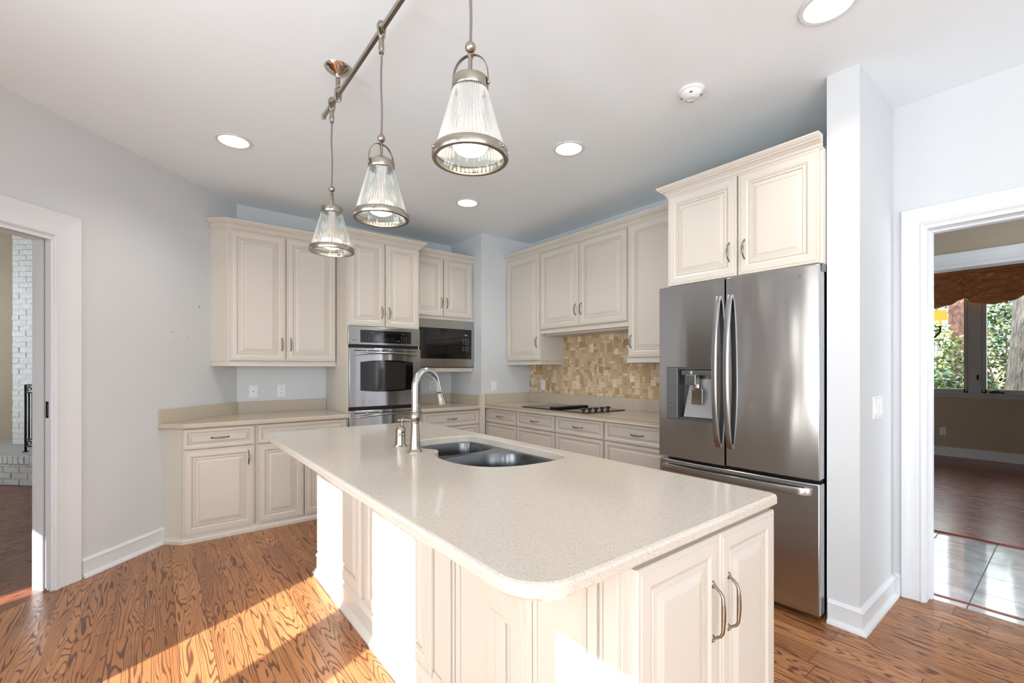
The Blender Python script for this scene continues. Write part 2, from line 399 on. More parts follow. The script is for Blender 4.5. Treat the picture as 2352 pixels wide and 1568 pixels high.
# ------------------------------------------------------------------ cabinet parts
RINGS = [(0, .0, 0), (0, .015, 0), (.003, .019, 0), (.010, .019, 0), (.0115, .0175, 1), (.0145, .0175, 0), (.016, .020, 0), (.046, .0205, 0), (.056, .0155, 0), (.0585, .0135, 1),
         (.061, .0165, 0), (.071, .017, 0), (.0735, .0125, 1), (.077, .0125, 0), (.098, .0185, 0), (.0995, .0172, 1), (.102, .0185, 0)]
def door_mesh(mb, x0, z0, x1, z1, k=1.0, y=0):
    loops = []; ms = []
    for i, (a, d, mi) in enumerate(RINGS):
        a = a * k
        loops.append([(x0 + a, y - d, z0 + a), (x1 - a, y - d, z0 + a), (x1 - a, y - d, z1 - a), (x0 + a, y - d, z1 - a)])
        if i: ms.append(mi)
    mb.loft(loops, 0, ms=ms)
def pull(M, cx, cz, vertical, parent, y=-.0195, Ls=.112):
    X = M @ T(cx, y, cz) @ (I() if vertical else Matrix.Rotation(R(90), 4, 'Y'))
    b = MB(X); h = Ls / 2
    pts = [(-h + .006, .002), (-h + .010, .010), (-h + .018, .021), (-h + .030, .027), (-.012, .029), (.012, .029), (h - .030, .027), (h - .018, .021), (h - .010, .010), (h - .006, .002)]
    b.tube([(0, -o, a) for a, o in pts], [.0042, .0038, .0038, .0044, .0060, .0060, .0044, .0038, .0038, .0042], 10)
    for sg in (-1, 1):
        b.ball((0, 0, sg * (h - .004)), 1, 0, 12, (.0068, .0038, .0105)); b.ball((0, -.002, sg * (h - .001)), 1, 0, 10, (.0045, .0045, .0045))
    return b.build('handle', M_PEWTER, parent, recalc=True)
def cabinet(name, label, M, W, D, z0, z1, fronts, group=None, cat='cabinet', poly=None, crown=None, toe=None, rail=None, cut=None, gap=None):
    """fronts: (x0,z0,x1,z1,'door'|'drawer',handle) in the local frame, front at y=0 (faces -y)"""
    c = M @ Vector((W / 2, D / 2, 0)); root = thing(name, label, cat, (c.x, c.y, z0), group or {'base_cabinet': 'cream base cabinets along the walls', 'wall_cabinet': 'cream wall cabinets'}.get(name))
    b = MB(M); e = .0
    if poly: b.prism(poly, z0, z1)
    else:
        for (a0, c0, a1, c1) in (cut or [(0, z0, W, z1)]): b.box(a0, 0, c0, a1, D, c1)
    b.build('body', [M_CAB], root)
    for x0, c0, x1, c1, kind, h in fronts:
        k = 1.0 if kind == 'door' else min(.55, (c1 - c0) / .28)
        b = MB(M); door_mesh(b, x0, c0, x1, c1, k, y=-.002); o = b.build(kind, [M_CAB, M_GLAZE], root)
        if h:
            if kind == 'drawer': pull(M, (x0 + x1) / 2, (c0 + c1) / 2, False, o, y=-.0195)
            else: pull(M, h[0], h[1], True, o, y=-.0195)
    if crown: crown(root)
    if toe: toe(root)
    if rail: rail(root)
    return root
CROWN = [(0, 0), (.008, 0), (.008, .008), (.014, .012), (.018, .022), (.032, .036), (.042, .040), (.042, .046), (.050, .050), (.058, .060), (.060, .062), (.060, .070), (0, .070)]
def sw(name, path, prof, z, side, parent, mat=None, s=1.0):
    b = MB(); b.sweep(path, [(o * s, z + h * s) for o, h in prof], side); return b.build(name, [mat or M_CAB], parent)
RAIL = [(-.01, 0), (.006, 0), (.006, .012), (.002, .018), (.002, .036), (.006, .040), (.006, .043), (-.01, .043)]
TOE = [(-.01, 0), (.022, 0), (.022, .022), (.016, .030), (.008, .040), (.006, .052), (-.01, .052)]

# ================================================================== SETTING
H = 2.746
def wall(name, p0, p1, th, z0, z1, ops, mats, flip=1):
    """wall from p0 to p1, thickness to the left of travel (flip=1); ops (s0,s1,z0,z1)"""
    d = Vector((p1[0] - p0[0], p1[1] - p0[1])); Ln = d.length; a = math.atan2(d.y, d.x)
    b = MB(T(p0[0], p0[1]) @ Matrix.Rotation(a, 4, 'Z')); y0, y1 = (0, th) if flip == 1 else (-th, 0)
    xs = 0
    for s0, s1, a0, a1 in sorted(ops):
        if s0 > xs: b.box(xs, y0, z0, s0, y1, z1)
        if a0 > z0: b.box(s0, y0, z0, s1, y1, a0)
        if a1 < z1: b.box(s0, y0, a1, s1, y1, z1)
        xs = s1
    if xs < Ln: b.box(xs, y0, z0, Ln, y1, z1)
    return struct(b.build(name, mats))
def slab(name, poly, z0, z1, mat): return struct(MB().prism(poly, z0, z1).build(name, mat))
S2 = math.sqrt(2)
# floors
slab('floor', [(-1.3, -3.8), (3.37, -3.8), (3.37, .66), (3.474, .8), (3.474, 4.7), (.57, 4.7), (-1.3, 2.83)], -.1, 0, M_WOOD)
slab('floor_family_room', [(-1.3, 2.83), (.57, 4.7), (.57, 9.0), (-3.3, 9.0), (-3.3, 2.05), (-1.3, 2.05)], -.1, 0, M_WOOD2)
slab('floor_hall', [(3.37, -2.5), (4.86, -2.5), (4.86, 2.6), (3.37, 2.6)], -.1, -.001, M_MARBLE)
slab('floor_dining_room', [(4.80, -2.5), (9.1, -2.5), (9.1, 2.6), (4.80, 2.6)], -.1, .006, M_WOODR)
slab('ceiling', [(-1.4, -3.9), (3.6, -3.9), (3.6, 4.82), (.5, 4.82), (-1.42, 2.90)], H, H + .12, M_CEIL)
slab('ceiling_family_room', [(-1.42, 2.90), (.5, 4.82), (.7, 9.1), (-3.4, 9.1), (-3.4, 1.99), (-1.42, 1.99)], 3.7, 3.82, M_CEIL)
slab('ceiling_dining_room', [(3.6, -2.6), (9.2, -2.6), (9.2, 2.7), (3.6, 2.7)], H, H + .12, M_CEIL)
# kitchen walls
wall('wall_back', (3.474, 4.7), (.57, 4.7), .12, 0, H, [], M_WALL, -1)
wall('wall_left', (.57, 4.7), (-1.3, 2.83), .12, 0, H, [(1.462, 2.36, 0, 2.035)], [M_WALL], -1)
wall('wall_left_windows', (-1.3, 2.83), (-1.3, -3.8), .14, 0, H, [(2.83 - 1.905, 2.83 - 1.33, .08, 2.25), (2.83 - .985, 2.83 - .475, .08, 2.25), (2.83 + .225, 2.83 + .9, .08, 2.25), (2.83 + 1.5, 2.83 + 3.3, .08, 2.25)], M_WALL, -1)
wall('wall_rear', (-1.3, -3.8), (3.29, -3.8), .14, 0, H, [(.4, 2.4, .6, 2.45)], M_WALL, -1)
wall('wall_right', (3.474, .803), (3.474, 4.7), .12, 0, H, [], M_WALL, -1)
wall('wall_right_doorway', (3.29, -3.8), (3.29, .667), .17, 0, H, [(3.8 - .55, 4.335, 0, 2.055)], M_WALL, -1)
slab('wall_stub', [(2.664, .667), (3.594, .667), (3.594, .803), (2.664, .803)], 0, H, M_WALL)
slab('wall_corner_chase', [(2.777, 4.054), (3.474, 4.054), (3.474, 4.7), (2.777, 4.7)], 0, H, M_WALL)
# family room, hall and dining room shells
wall('wall_family_room_window', (-3.3, 2.0), (-3.3, 9.0), .14, 0, 3.7, [(2.228 - 2.0, 2.44 - 2.0, .3, 2.43), (4.8, 6.4, .5, 2.35)], M_BEIGE, 1)  # narrow slit shaped to aim the sun; wide opening added to brighten the room
wall('wall_family_room_back', (-3.3, 9.0), (.57, 9.0), .14, 0, 3.7, [], M_BEIGE, 1)
wall('wall_family_room_right', (.57, 4.84), (.57, 9.0), .12, 0, 3.7, [], M_BEIGE, -1)
wall('wall_family_room_front', (-3.3, 2.12), (-1.46, 2.12), .12, 0, 3.7, [], M_BEIGE, -1)
wall('wall_hall_far', (4.79, -2.5), (4.79, 2.6), .14, 0, H, [(2.5 - 1.2, 2.5 + .95, 0, 2.05)], M_BEIGE, -1)
wall('wall_hall_side', (3.600, 2.6), (4.79, 2.6), .12, 0, H, [], M_BEIGE, 1)
wall('wall_hall_end', (3.46, -2.5), (4.79, -2.5), .12, 0, H, [(.15, 1.2, .1, 2.3)], M_BEIGE, -1)  # opening added to let sky light brighten the hall
wall('wall_dining_window', (9.07, -2.6), (9.07, 2.6), .15, 0, H, [(2.6 - .95, 2.6 + 2.1, .925, 2.55)], M_BEIGE, -1)
wall('wall_dining_side', (4.93, 2.6), (9.22, 2.6), .12, 0, H, [], M_BEIGE, 1)
wall('wall_dining_end', (4.93, -2.5), (9.07, -2.5), .12, 0, H, [], M_BEIGE, -1)
slab('roof', [(-1.44, -6.6), (3.45, -6.6), (3.45, -2.66), (9.75, -2.66), (9.75, 9.6), (.6, 9.6), (.6, 4.98), (-1.44, 2.94)], H + .122, 3.5, M_ROOF)  # unseen roof, its rear overhang lengthened to block sun at the rear window
slab('sun_block_rear', [(-6.5, -6.6), (-1.44, -6.6), (-1.44, -3.94), (-6.5, -3.94)], H + .14, H + .3, M_ROOF)  # unseen slab added to keep direct sun off the rear opening
slab('sun_block_side', [(-7.2, 3.0), (-3.46, 3.0), (-3.46, 9.0), (-7.2, 9.0)], 2.62, 2.7, M_ROOF)  # unseen slab added outside the family room, stops sun but lets sky in

# casings (profile: out from opening edge, thickness from wall)
def casing(name, M, x0, x1, ztop, wd=.096, th=.02):
    b = MB(M @ Matrix.Rotation(R(90), 4, 'X'))
    pr = [(0, -.001), (0, .011), (.004, .012), (.006, .018), (.014, .018), (.018, .013), (wd * .45, .013), (wd * .6, .015), (wd - .026, .019), (wd - .004, .022), (wd, .019), (wd, -.001)]
    b.sweep([(x0, 0), (x0, ztop), (x1, ztop), (x1, 0)], pr, 1)
    return struct(b.build(name, M_TRIM))
# right doorway: wall face X=3.29, local x = -Y
MR = FX(3.29, 0)
casing('trim_1', MR, -.535, .55, 2.055)
b = MB(MR); b.box(-.538, -.002, 0, -.526, .172, 2.055); b.box(.541, -.002, 0, .553, .172, 2.055); b.box(-.526, -.002, 2.035, .541, .172, 2.058)
b.box(-.526, .07, 0, -.514, .11, 2.035); b.box(-.514, .07, 2.023, .541, .11, 2.0345); struct(b.build('trim_2', M_TRIM))
# left doorway: face line y-x=4.13, local x towards the back corner.  travel from far jamb to near
ML = FA(-1.3, 2.83, 45)      # local x along the wall to the back corner, local +y into the wall
LX = 1.87 * S2
o0, o1 = LX - 2.36, LX - 1.462
casing('trim_3', ML, o0, o1, 2.035, wd=.14)
b = MB(ML); b.box(o1 - .012, .053, 0, o1 + .002, .122, 2.0115); b.box(o1 - .012, -.002, 0, o1 + .002, .011, 2.0115)
b.box(o0 - .002, -.002, 0, o0 + .012, .122, 2.0115); b.box(o0 - .001, .055, 2.012, o1 + .001, .121, 2.036); b.box(o0 - .001, -.0015, 2.012, o1 + .001, .018, 2.036)
struct(b.build('trim_4', M_TRIM))
b = MB(ML); b.box(o1 - .008, .012, .012, o1 + .001, .042, 2.03); dl = struct(b.build('door_1', M_TRIM))
b = MB(ML); b.box(o1 - .0095, .018, .99, o1 - .0075, .037, 1.085); b.box(o1 - .011, .022, 1.01, o1 - .009, .033, 1.065)
for z in (1.000, 1.075): b.lathe([(0, 0), (.003, 0), (.003, .002), (0, .002)], (o1 - .009, .0275, z), 8, 1, X=Matrix.Rotation(R(-90), 4, 'Y'))
b.build('latch_plate', [M_STEELD, M_DARK], dl)
b = MB(ML); b.box(o1 - .002, .042, 0, o1 + .001, .053, 2.035); b.box(o0, .018, 2.03, o1, .055, 2.036); struct(b.build('trim_5', M_DARK))
# hall opening casing, jamb soffit
MH = FX(4.79, 0); casing('trim_6', MH, -.95, 1.2, 2.05, wd=.105)
b = MB(MH); b.box(-.955, -.002, 0, -.94, .142, 2.05); b.box(1.19, -.002, 0, 1.205, .142, 2.05); b.box(-.94, -.002, 2.04, 1.19, .142, 2.055); struct(b.build('trim_7', M_TRIM))
MD = T(4.93, 0) @ Matrix.Rotation(R(90), 4, 'Z')
BASEP = [(-.002, 0), (.034, 0), (.034, .006), (.030, .016), (.016, .028), (.014, .030), (.014, .118), (.018, .122), (.010, .134), (.004, .142), (-.002, .142)]
def base(name, path, side, prof=BASEP): b = MB(); b.sweep(path, prof, side); return struct(b.build(name, M_TRIM))
e = .14 / S2
base('baseboard_left', [(-.358 + .0, 3.772), (.048, 4.178)], -1, [(o, z * .82) for o, z in BASEP])
base('baseboard_stub', [(2.664, .795), (2.664, .667), (3.29, .667), (3.29, .633)], -1, [(o, z * .82) for o, z in BASEP])
base('baseboard_right', [(3.29, -.65), (3.29, -3.8)], -1)
base('baseboard_dining', [(9.07, 2.6), (9.07, -2.5)], -1, [(o * .8, z * .95) for o, z in BASEP])
base('baseboard_hall', [(4.79, 2.6), (4.79, 1.06)], -1)
b = MB(); b.box(3.44, -.55, -.0005, 3.462, .53, .004, 0, .002); struct(b.build('trim_8', M_WOODR))
b = MB(); b.box(4.785, -1.2, -.0005, 4.81, .95, .012, 0, .004); struct(b.build('trim_9', M_WOODR))
# window frames of the kitchen window wall (behind the viewer; widest one added for sky light)
for i, (y0, y1) in enumerate(((1.33, 1.905), (.475, .985), (-.9, -.225), (-3.3, -1.5))):
    b = MB(); t = .028
    b.box(-1.41, y0 - .002, .078, -1.35, y0 + t, 2.252); b.box(-1.41, y1 - t, .078, -1.35, y1 + .002, 2.252); b.box(-1.41, y0, .078, -1.35, y1, .12); b.box(-1.41, y0, 2.2, -1.35, y1, 2.252)
    struct(b.build('window_%d' % (i + 2), M_TRIM))
b = MB()
for x in (-.865, .1, 1.065): b.box(x - .035, -3.9, .6, x + .035, -3.84, 2.45)
b.box(-.83, -3.9, .6, 1.03, -3.84, .67); b.box(-.83, -3.9, 2.38, 1.03, -3.84, 2.45); struct(b.build('window_6', M_TRIM))  # unseen rear window, put in for soft daylight from behind
# small scuffs on the left wall (hole, nicks)
b = MB(ML)
for s_, z_, r_ in ((2.222, 1.77, .006), (1.975, 1.55, .004), (2.115, 1.515, .003), (1.985, 1.47, .003)): b.lathe([(0, 0), (r_, 0), (r_, .0012), (0, .0012)], (s_, -.0008, z_), 8, X=Matrix.Rotation(R(90), 4, 'X'))
struct(b.build('trim_10', M_DKMARK))

# ================================================================== LEFT RUN
YB = 4.05
def toeL(path): return lambda r: sw('toe_moulding', path, TOE, 0, -1, r)
cabinet('base_cabinet', 'cream base cabinet with clipped corner beside the grey wall, one drawer over one door', FY(0, YB), .62, .65, .0, .837,
        [(.153, .683, .607, .832, 'drawer', 1), (.153, .055, .607, .677, 'door', (.565, .585))],
        poly=[(.155, 0), (.619, 0), (.619, .648), (.515, .648), (.039, .116 + .006)], toe=toeL([(.039, 4.166), (.155, YB), (.619, YB)]))
cabinet('base_cabinet', 'cream base cabinet left of the wall ovens, wide drawer over two doors', FY(0, YB), 1.336, .648, .0, .837,
        [(.631, .683, 1.318, .832, 'drawer', 1), (.631, .055, .969, .677, 'door', (.935, .585)), (.978, .055, 1.318, .677, 'door', (1.012, .585))],
        cut=[(.620, 0, 1.335, .837)], toe=toeL([(.620, YB), (1.335, YB)]))
EDGE = .006
def counter(mb, outer, z0, z1, holes=(), e=.007):
    def inset(poly, d):
        n = len(poly); out = []
        for i in range(n):
            a = Vector(poly[i - 1]); p = Vector(poly[i]); c = Vector(poly[(i + 1) % n])
            d0 = (p - a).normalized(); d1 = (c - p).normalized(); n0 = Vector((-d0.y, d0.x)); n1 = Vector((-d1.y, d1.x))
            m_ = (n0 + n1).normalized(); out.append(tuple(p + m_ * d / max(.3, m_.dot(n0))))
        return out
    steps = [(0, z0 + e), (0, z1 - e), (e * .3, z1 - e * .3), (e, z1)]
    lp = [[(x, y, z0) for x, y in inset(outer, e)]] + [[(x, y, z) for x, y in inset(outer, d)] for d, z in steps]
    rs = [[mb.v(p) for p in q] for q in lp]; n = len(outer)
    for k in range(len(rs) - 1):
        for i in range(n): mb.f([rs[k][i], rs[k][(i + 1) % n], rs[k + 1][(i + 1) % n], rs[k + 1][i]])
    hs = []
    for h in holes:
        hi = inset(h, -.003); a = [mb.v((x, y, z0)) for x, y in h]; b2 = [mb.v((x, y, z1 - .004)) for x, y in h]; c2 = [mb.v((x, y, z1)) for x, y in hi]; hs.append(hi); m_ = len(h)
        for i in range(m_):
            mb.f([a[i], a[(i + 1) % m_], b2[(i + 1) % m_], b2[i]]); mb.f([b2[i], b2[(i + 1) % m_], c2[(i + 1) % m_], c2[i]])
    mb.fill([tuple(q) for q in inset(outer, e)], hs, z1); mb.fill([tuple(q) for q in inset(outer, e)], [list(h) for h in holes], z0)
def worktop(name, label, outer, z0, z1, splashes, mat=M_QUARTZD, holes=()):
    b = MB(); counter(b, outer, z0, z1, holes); o = b.build(name, mat, weld=True, recalc=True); tag(o, label, 'countertop')
    for p, side, h in splashes:
        b = MB(); b.sweep(p, [(0, z1 + .0005), (.02, z1 + .0005), (.02, h - .003), (.017, h), (0, h)], side); b.build('backsplash', mat, o)
    return o
worktop('countertop', 'beige stone countertop on the left base cabinets with a clipped end', [(.155, 3.995), (1.335, 3.995), (1.335, 4.698), (.572, 4.698), (.010, 4.138)], .838, .874,
        [([(.012, 4.140), (.571, 4.699), (1.334, 4.699)], -1, .978)])
# upper left cabinet
YU = 4.382
cabinet('wall_cabinet', 'cream two-door wall cabinet with clipped corner hanging left of the ovens', FY(0, YU), 1.336, .31, 1.338, 2.440,
        [(.478, 1.342, .897, 2.426, 'door', (.868, 1.487)), (.908, 1.342, 1.328, 2.426, 'door', (.940, 1.487))],
        poly=[(.465, 0), (1.334, 0), (1.334, .316), (.569, .316), (.359, .108)],
        crown=lambda r: sw('crown_moulding', [(.361, 4.486), (.465, YU), (1.334, YU)], CROWN, 2.438, -1, r),
        rail=lambda r: sw('light_rail', [(.361, 4.486), (.465, YU), (1.334, YU)], RAIL, 1.296, -1, r))
b = MB(); b.prism([(.475, 4.392), (1.334, 4.392), (1.334, 4.698), (.569, 4.698), (.372, 4.501)], 1.318, 1.3375); b.build('bottom_panel', M_CAB, bpy.data.objects['wall_cabinet'])
# oven tower
YO = 4.068
cabinet('oven_cabinet', 'tall cream cabinet housing the double wall oven, two doors on top', FY(1.336, YO), .705, .63, 0, 2.446,
        [(.013, 1.664, .345, 2.440, 'door', (.315, 1.795)), (.354, 1.664, .693, 2.440, 'door', (.386, 1.795)), (.013, .06, .693, .35, 'drawer', 1)],
        cut=[(.001, 0, .704, .37), (.001, 1.658, .704, 2.446), (.001, .37, .012, 1.658), (.695, .37, .704, 1.658)],
        crown=lambda r: sw('crown_moulding', [(1.337, 4.32), (1.337, YO), (2.040, YO), (2.040, 4.165)], CROWN, 2.444, -1, r),
        toe=lambda r: sw('toe_moulding', [(1.337, YO), (2.040, YO)], TOE, 0, -1, r))
# double wall oven
ov = thing('wall_oven', 'stainless double wall oven built into the tall cream cabinet', 'oven', (1.689, 4.06, .37))
F = FY(1.340, 4.048)
b = MB(F); b.box(.010, .02, .372, .688, .56, 1.655); b.build('oven_body', M_BLKPL, ov)
b = MB(F); W_ = .697
n_ = 14; lo = []
for i in range(n_ + 1):
    t = i / n_; bow = .010 * (1 - (2 * t - 1) ** 2); lo.append((W_ * t, -.012 - bow))
def bowed(b, x0, x1, z0, z1, off=0, m=0, bowk=.010, thick=.018):
    ps = []
    for i in range(n_ + 1):
        t = i / n_; x = x0 + (x1 - x0) * t; u = 2 * x / W_ - 1; ps.append((x, -.008 - off - bowk * (1 - u * u)))
    lp = [[(x, y, z0), (x, y, z1), (x, y + thick, z1), (x, y + thick, z0)] for x, y in ps]
    b.loft(lp, m, True)
bowed(b, 0, W_, 1.492, 1.655); cp = b.build('control_panel', M_STEELH, ov, bevel=.003)
b = MB(F); bowed(b, .105, .600, 1.512, 1.626, .0015, thick=.003); ds = b.build('display', M_BLACK, cp)
b = MB(F); rnd = random.Random(3)
def key(x, z, w_, h_, off=.0035):
    u = 2 * x / W_ - 1; y = -.008 - off - .010 * (1 - u * u); b.box(x - w_ / 2, y, z - h_ / 2, x + w_ / 2, y + .001, z + h_ / 2)
for r_ in range(4):
    for c_ in range(5): key(.185 + c_ * .021, 1.527 + r_ * .016, .011 if (r_ + c_) % 3 else .006, .0035)
for r_ in range(3):
    for c_ in range(6): key(.335 + c_ * .018, 1.527 + r_ * .013, .003, .003)
for r_ in range(4):
    for c_ in range(3): key(.50 + c_ * .022, 1.525 + r_ * .016, .010, .0035)
for x_ in (.215, .515): key(x_, 1.602, .034, .004)
key(.315, 1.598, .014, .003)
for x_ in (.305, .325, .455, .475): key(x_, 1.534, .011, .006)
b.build('key_legend', M_GREYMARK, ds)
b = MB(F); b.lathe([(0, 0), (.006, 0), (.006, .001), (0, .001)], (.045, -.0125, 1.531), 12, X=Matrix.Rotation(R(90), 4, 'X')); b.box(.056, -.0145, 1.529, .076, -.0125, 1.533); b.build('badge', M_DKMARK, cp)
def oven_door(z0, z1, win):
    b = MB(F)
    if win:   # door face with a barrel shaped window opening, built from a bowed sheet and an inset dark glass
        pass
    bowed(b, .006, W_ + .001, z0, z1, .014, thick=.04); d = b.build('door', M_STEEL, ov, bevel=.003)
    for k in range(5):
        b = MB(F); x0 = .045 + k * .124; bowed(b, x0, x0 + .112, z1 - .028, z1 - .020, .0145, thick=.003); b.build('vent_slot', M_DARK, d)
    b = MB(F); pts = []; rr = []
    for i in range(21):
        t = i / 20; u = 2 * t - 1; pts.append((.048 + .606 * t, -.020 - .010 * (1 - u * u) - .045 * (1 - abs(u) ** 6), z1 - .062 + .020 * (1 - u * u))); rr.append(.0085 if 0 < i < 20 else .006)
    b.tube(pts, rr, 12); b.build('handle', M_STEELH, d)
    if win:
        b = MB(F); xs = [.100 + .512 * i / 20 for i in range(21)]; loops = []
        def yz(x): u = 2 * x / W_ - 1; return -.0235 - .010 * (1 - u * u)
        for off, g in ((.0, 0), (.0035, 0)):
            top = [(x, yz(x) - off, 1.335 + .018 * (1 - ((x - .356) / .256) ** 2)) for x in xs]; bot = [(x, yz(x) - off, 1.078 - .016 * (1 - ((x - .356) / .256) ** 2)) for x in xs]
            loops.append((top, bot))
        for (top, bot) in loops[1:]:
            a = [b.v(p) for p in top]; c_ = [b.v(p) for p in bot]
            for i in range(20): b.f([a[i], a[i + 1], c_[i + 1], c_[i]], 0, True)
        # rim
        ring = loops[1][0] + loops[1][1][::-1]; ring0 = loops[0][0] + loops[0][1][::-1]
        r1 = [b.v(p) for p in ring]; r0 = [b.v(p) for p in ring0]
        for i in range(len(r1)): b.f([r1[i], r1[(i + 1) % len(r1)], r0[(i + 1) % len(r1)], r0[i]])
        wdw = b.build('window', M_BLACK, d)
        b = MB(F); top = [(x, yz(x) - .0040, 1.322 + .018 * (1 - ((x - .356) / .256) ** 2)) for x in xs if .155 < x < .56]; bot = [(x, yz(x) - .0040, 1.090 - .016 * (1 - ((x - .356) / .256) ** 2)) for x in xs if .155 < x < .56]
        a = [b.v(p) for p in top]; c_ = [b.v(p) for p in bot]
        for i in range(len(a) - 1): b.f([a[i], a[i + 1], c_[i + 1], c_[i]], 0, True)
        b.build('tinted_glass', simple('oven_window_tint', col(44, 43, 42), .07), wdw)
oven_door(.930, 1.462, True)
oven_door(.385, .898, False)

# microwave cabinet, microwave, small base
YM = 4.225
cabinet('microwave_cabinet', 'small cream two-door cabinet above the microwave', FY(2.042, YM), .733, .474, 1.243, 2.442,
        [(.014, 1.829, .350, 2.428, 'door', (.325, 1.972)), (.360, 1.829, .713, 2.428, 'door', (.388, 1.972))],
        cut=[(.002, 1.797, .733, 2.442), (0, 1.243, .733, 1.284), (0, 1.284, .012, 1.797), (.722, 1.284, .733, 1.797)],
        crown=lambda r: sw('crown_moulding', [(2.042, YM), (2.775, YM)], CROWN, 2.440, -1, r))
mw = thing('microwave', 'stainless built-in microwave with black glass front right of the ovens', 'microwave', (2.41, 4.2, 1.287))
F = FY(2.052, 4.205)
b = MB(F); b.box(.012, .02, .0 + 1.30, .700, .42, 1.785); b.build('housing', M_BLKPL, mw)
b = MB(F); b.box(.0, -.012, 1.700, .718, .018, 1.793, 0, .003); b.box(.0, -.012, 1.296, .718, .018, 1.380, 0, .003); b.box(.0, -.012, 1.375, .03, .018, 1.705); b.box(.688, -.012, 1.375, .718, .018, 1.705); b.build('trim_frame', M_STEELH, mw)
b = MB(F); b.box(0, -.008, 1.286, .718, .018, 1.2955); b.build('lower_strip', M_STEELD, mw)
b = MB(F); b.box(.0295, -.009, 1.3795, .6885, .015, 1.7005); dm = b.build('door', M_BLACK, mw)
b = MB(F); b.box(.10, -.0096, 1.43, .50, -.0088, 1.66); b.build('window', simple('microwave_window_tint', col(26, 26, 27), .05), dm)
b = MB(F)
for r_ in range(8):
    if r_ == 3: continue
    for c_ in range(3): b.box(.577 + c_ * .030, -.0098, 1.47 + r_ * .018, .591 + c_ * .030, -.0088, 1.475 + r_ * .018)
b.build('key_legend', M_GREYMARK, dm)
b = MB(F); text_into(b, '9:11', .022, T(.600, -.0096, 1.632) @ Matrix.Rotation(R(90), 4, 'X'), depth=.0003); b.build('clock_digits', M_DIGIT, dm)
cabinet('base_cabinet', 'cream drawer base under the microwave nook, right of the ovens', FY(2.042, YB), .735, .648, 0, .837,
        [(.026, .683, .685, .832, 'drawer', 1), (.026, .37, .685, .677, 'drawer', None), (.026, .055, .685, .364, 'drawer', None)],
        cut=[(0, 0, .685, .837)], toe=lambda r: sw('toe_moulding', [(2.042, YB), (2.725, YB)], TOE, 0, -1, r))
worktop('countertop', 'short beige stone countertop under the microwave', [(2.042, 3.995), (2.727, 3.995), (2.727, 4.055), (2.775, 4.060), (2.775, 4.698), (2.042, 4.698)], .843, .879,
        [([(2.043, 4.699), (2.776, 4.699), (2.776, 4.062)], -1, .985)])
b = MB(); b.box(2.729, 4.0, 0, 2.790, 4.0525, 1.0, 0, .002); tag(b.build('corner_post', M_CAB), 'cream corner post where the two cabinet runs meet', 'post')

# ================================================================== RIGHT RUN (faces -X)
XD = 2.838; ZC = .892
ys = [4.045, 3.504, 2.948, 2.384, 1.83]
labs = ['cream drawer base next to the corner post, narrow drawer in view', 'cream drawer base under the left end of the cooktop', 'cream drawer base under the knob side of the cooktop', 'cream drawer base next to the refrigerator']
for i, lb in enumerate(labs):
    y0 = ys[i]; y1 = ys[i + 1] if i < 3 else 1.74; w_ = y0 - y1
    cabinet('base_cabinet', lb, FX(XD, y0), w_, .634, 0, ZC - .036,
            [(.008, ZC - .19, w_ - .008, ZC - .043, 'drawer', 1), (.008, .38, w_ - .008, ZC - .197, 'drawer', 1), (.008, .055, w_ - .008, .374, 'drawer', 1)],
            cut=[(0, 0, w_ - .001, ZC - .036)], group=None, toe=lambda r, y0=y0, y1=y1: sw('toe_moulding', [(XD, y0), (XD, y1 + .001)], TOE, 0, -1, r))
worktop('countertop', 'beige stone countertop holding the black cooktop', [(2.792, 4.0), (2.792, 1.735), (3.472, 1.735), (3.472, 4.052), (2.792, 4.052)][::-1], ZC - .035, ZC,
        [([(2.794, 4.0535), (3.4735, 4.0535), (3.4735, 1.735)], -1, 1.0)])
bpy.data.objects['countertop.002']
# cooktop
ck = thing('cooktop', 'black glass downdraft cooktop set in the back countertop', 'cooktop', (3.10, 3.06, ZC))
b = MB(); b.box(2.868, 2.60, ZC + .0005, 3.375, 3.47, ZC + .008, 0, .003); b.build('glass_top', M_BLACK, ck)
b = MB(); b.box(2.90, 3.02, ZC + .008, 3.34, 3.10, ZC + .024, 0, .003)
b.build('downdraft_vent', M_BLKPL, ck)
for k in range(5):
    b = MB(); c_ = (2.925 + k * .082, 2.70, ZC + .008)
    b.lathe([(0, 0), (.011, 0), (.011, .012), (.022, .014), (.023, .024), (.019, .028), (0, .028)], c_, 20); kn = b.build('knob', M_BLKPL, ck)
    b = MB(); b.lathe([(0, .0282), (.017, .0282), (.012, .031), (0, .032)], c_, 20); b.build('knob_cap', M_POLNICK, kn)
# right wall cabinets
XU = 3.137; ZU = 2.478
def crR(y0, y1): return lambda r: sw('crown_moulding', [(XU, y0), (XU, y1)], CROWN, ZU - .006, -1, r)
cabinet('wall_cabinet', 'cream one-door wall cabinet beside the corner, hanging lowest left of the range hood', FX(XU, 4.052), .564, .335, 1.361, ZU,
        [(.006, 1.364, .556, 2.470, 'door', (.525, 1.55))], crown=crR(4.052, 3.488), rail=lambda r: sw('light_rail', [(XU, 4.052), (XU, 3.488), (3.472, 3.488)], RAIL, 1.318, -1, r))
cabinet('wall_cabinet', 'cream two-door wall cabinet above the cooktop and tile', FX(XU, 3.487), 1.107, .335, 1.676, ZU,
        [(.006, 1.680, .546, 2.462, 'door', (.515, 1.835)), (.554, 1.680, 1.098, 2.462, 'door', (.586, 1.835))], crown=crR(3.487, 2.380),
        rail=lambda r: sw('light_rail', [(XU, 3.487), (XU, 2.380)], RAIL, 1.634, -1, r))
b = MB(); b.box(3.20, 2.385, 1.617, 3.462, 3.480, 1.6755); tag(b.build('range_hood', M_CAB), 'cream range hood liner under the two-door wall cabinet', 'hood')
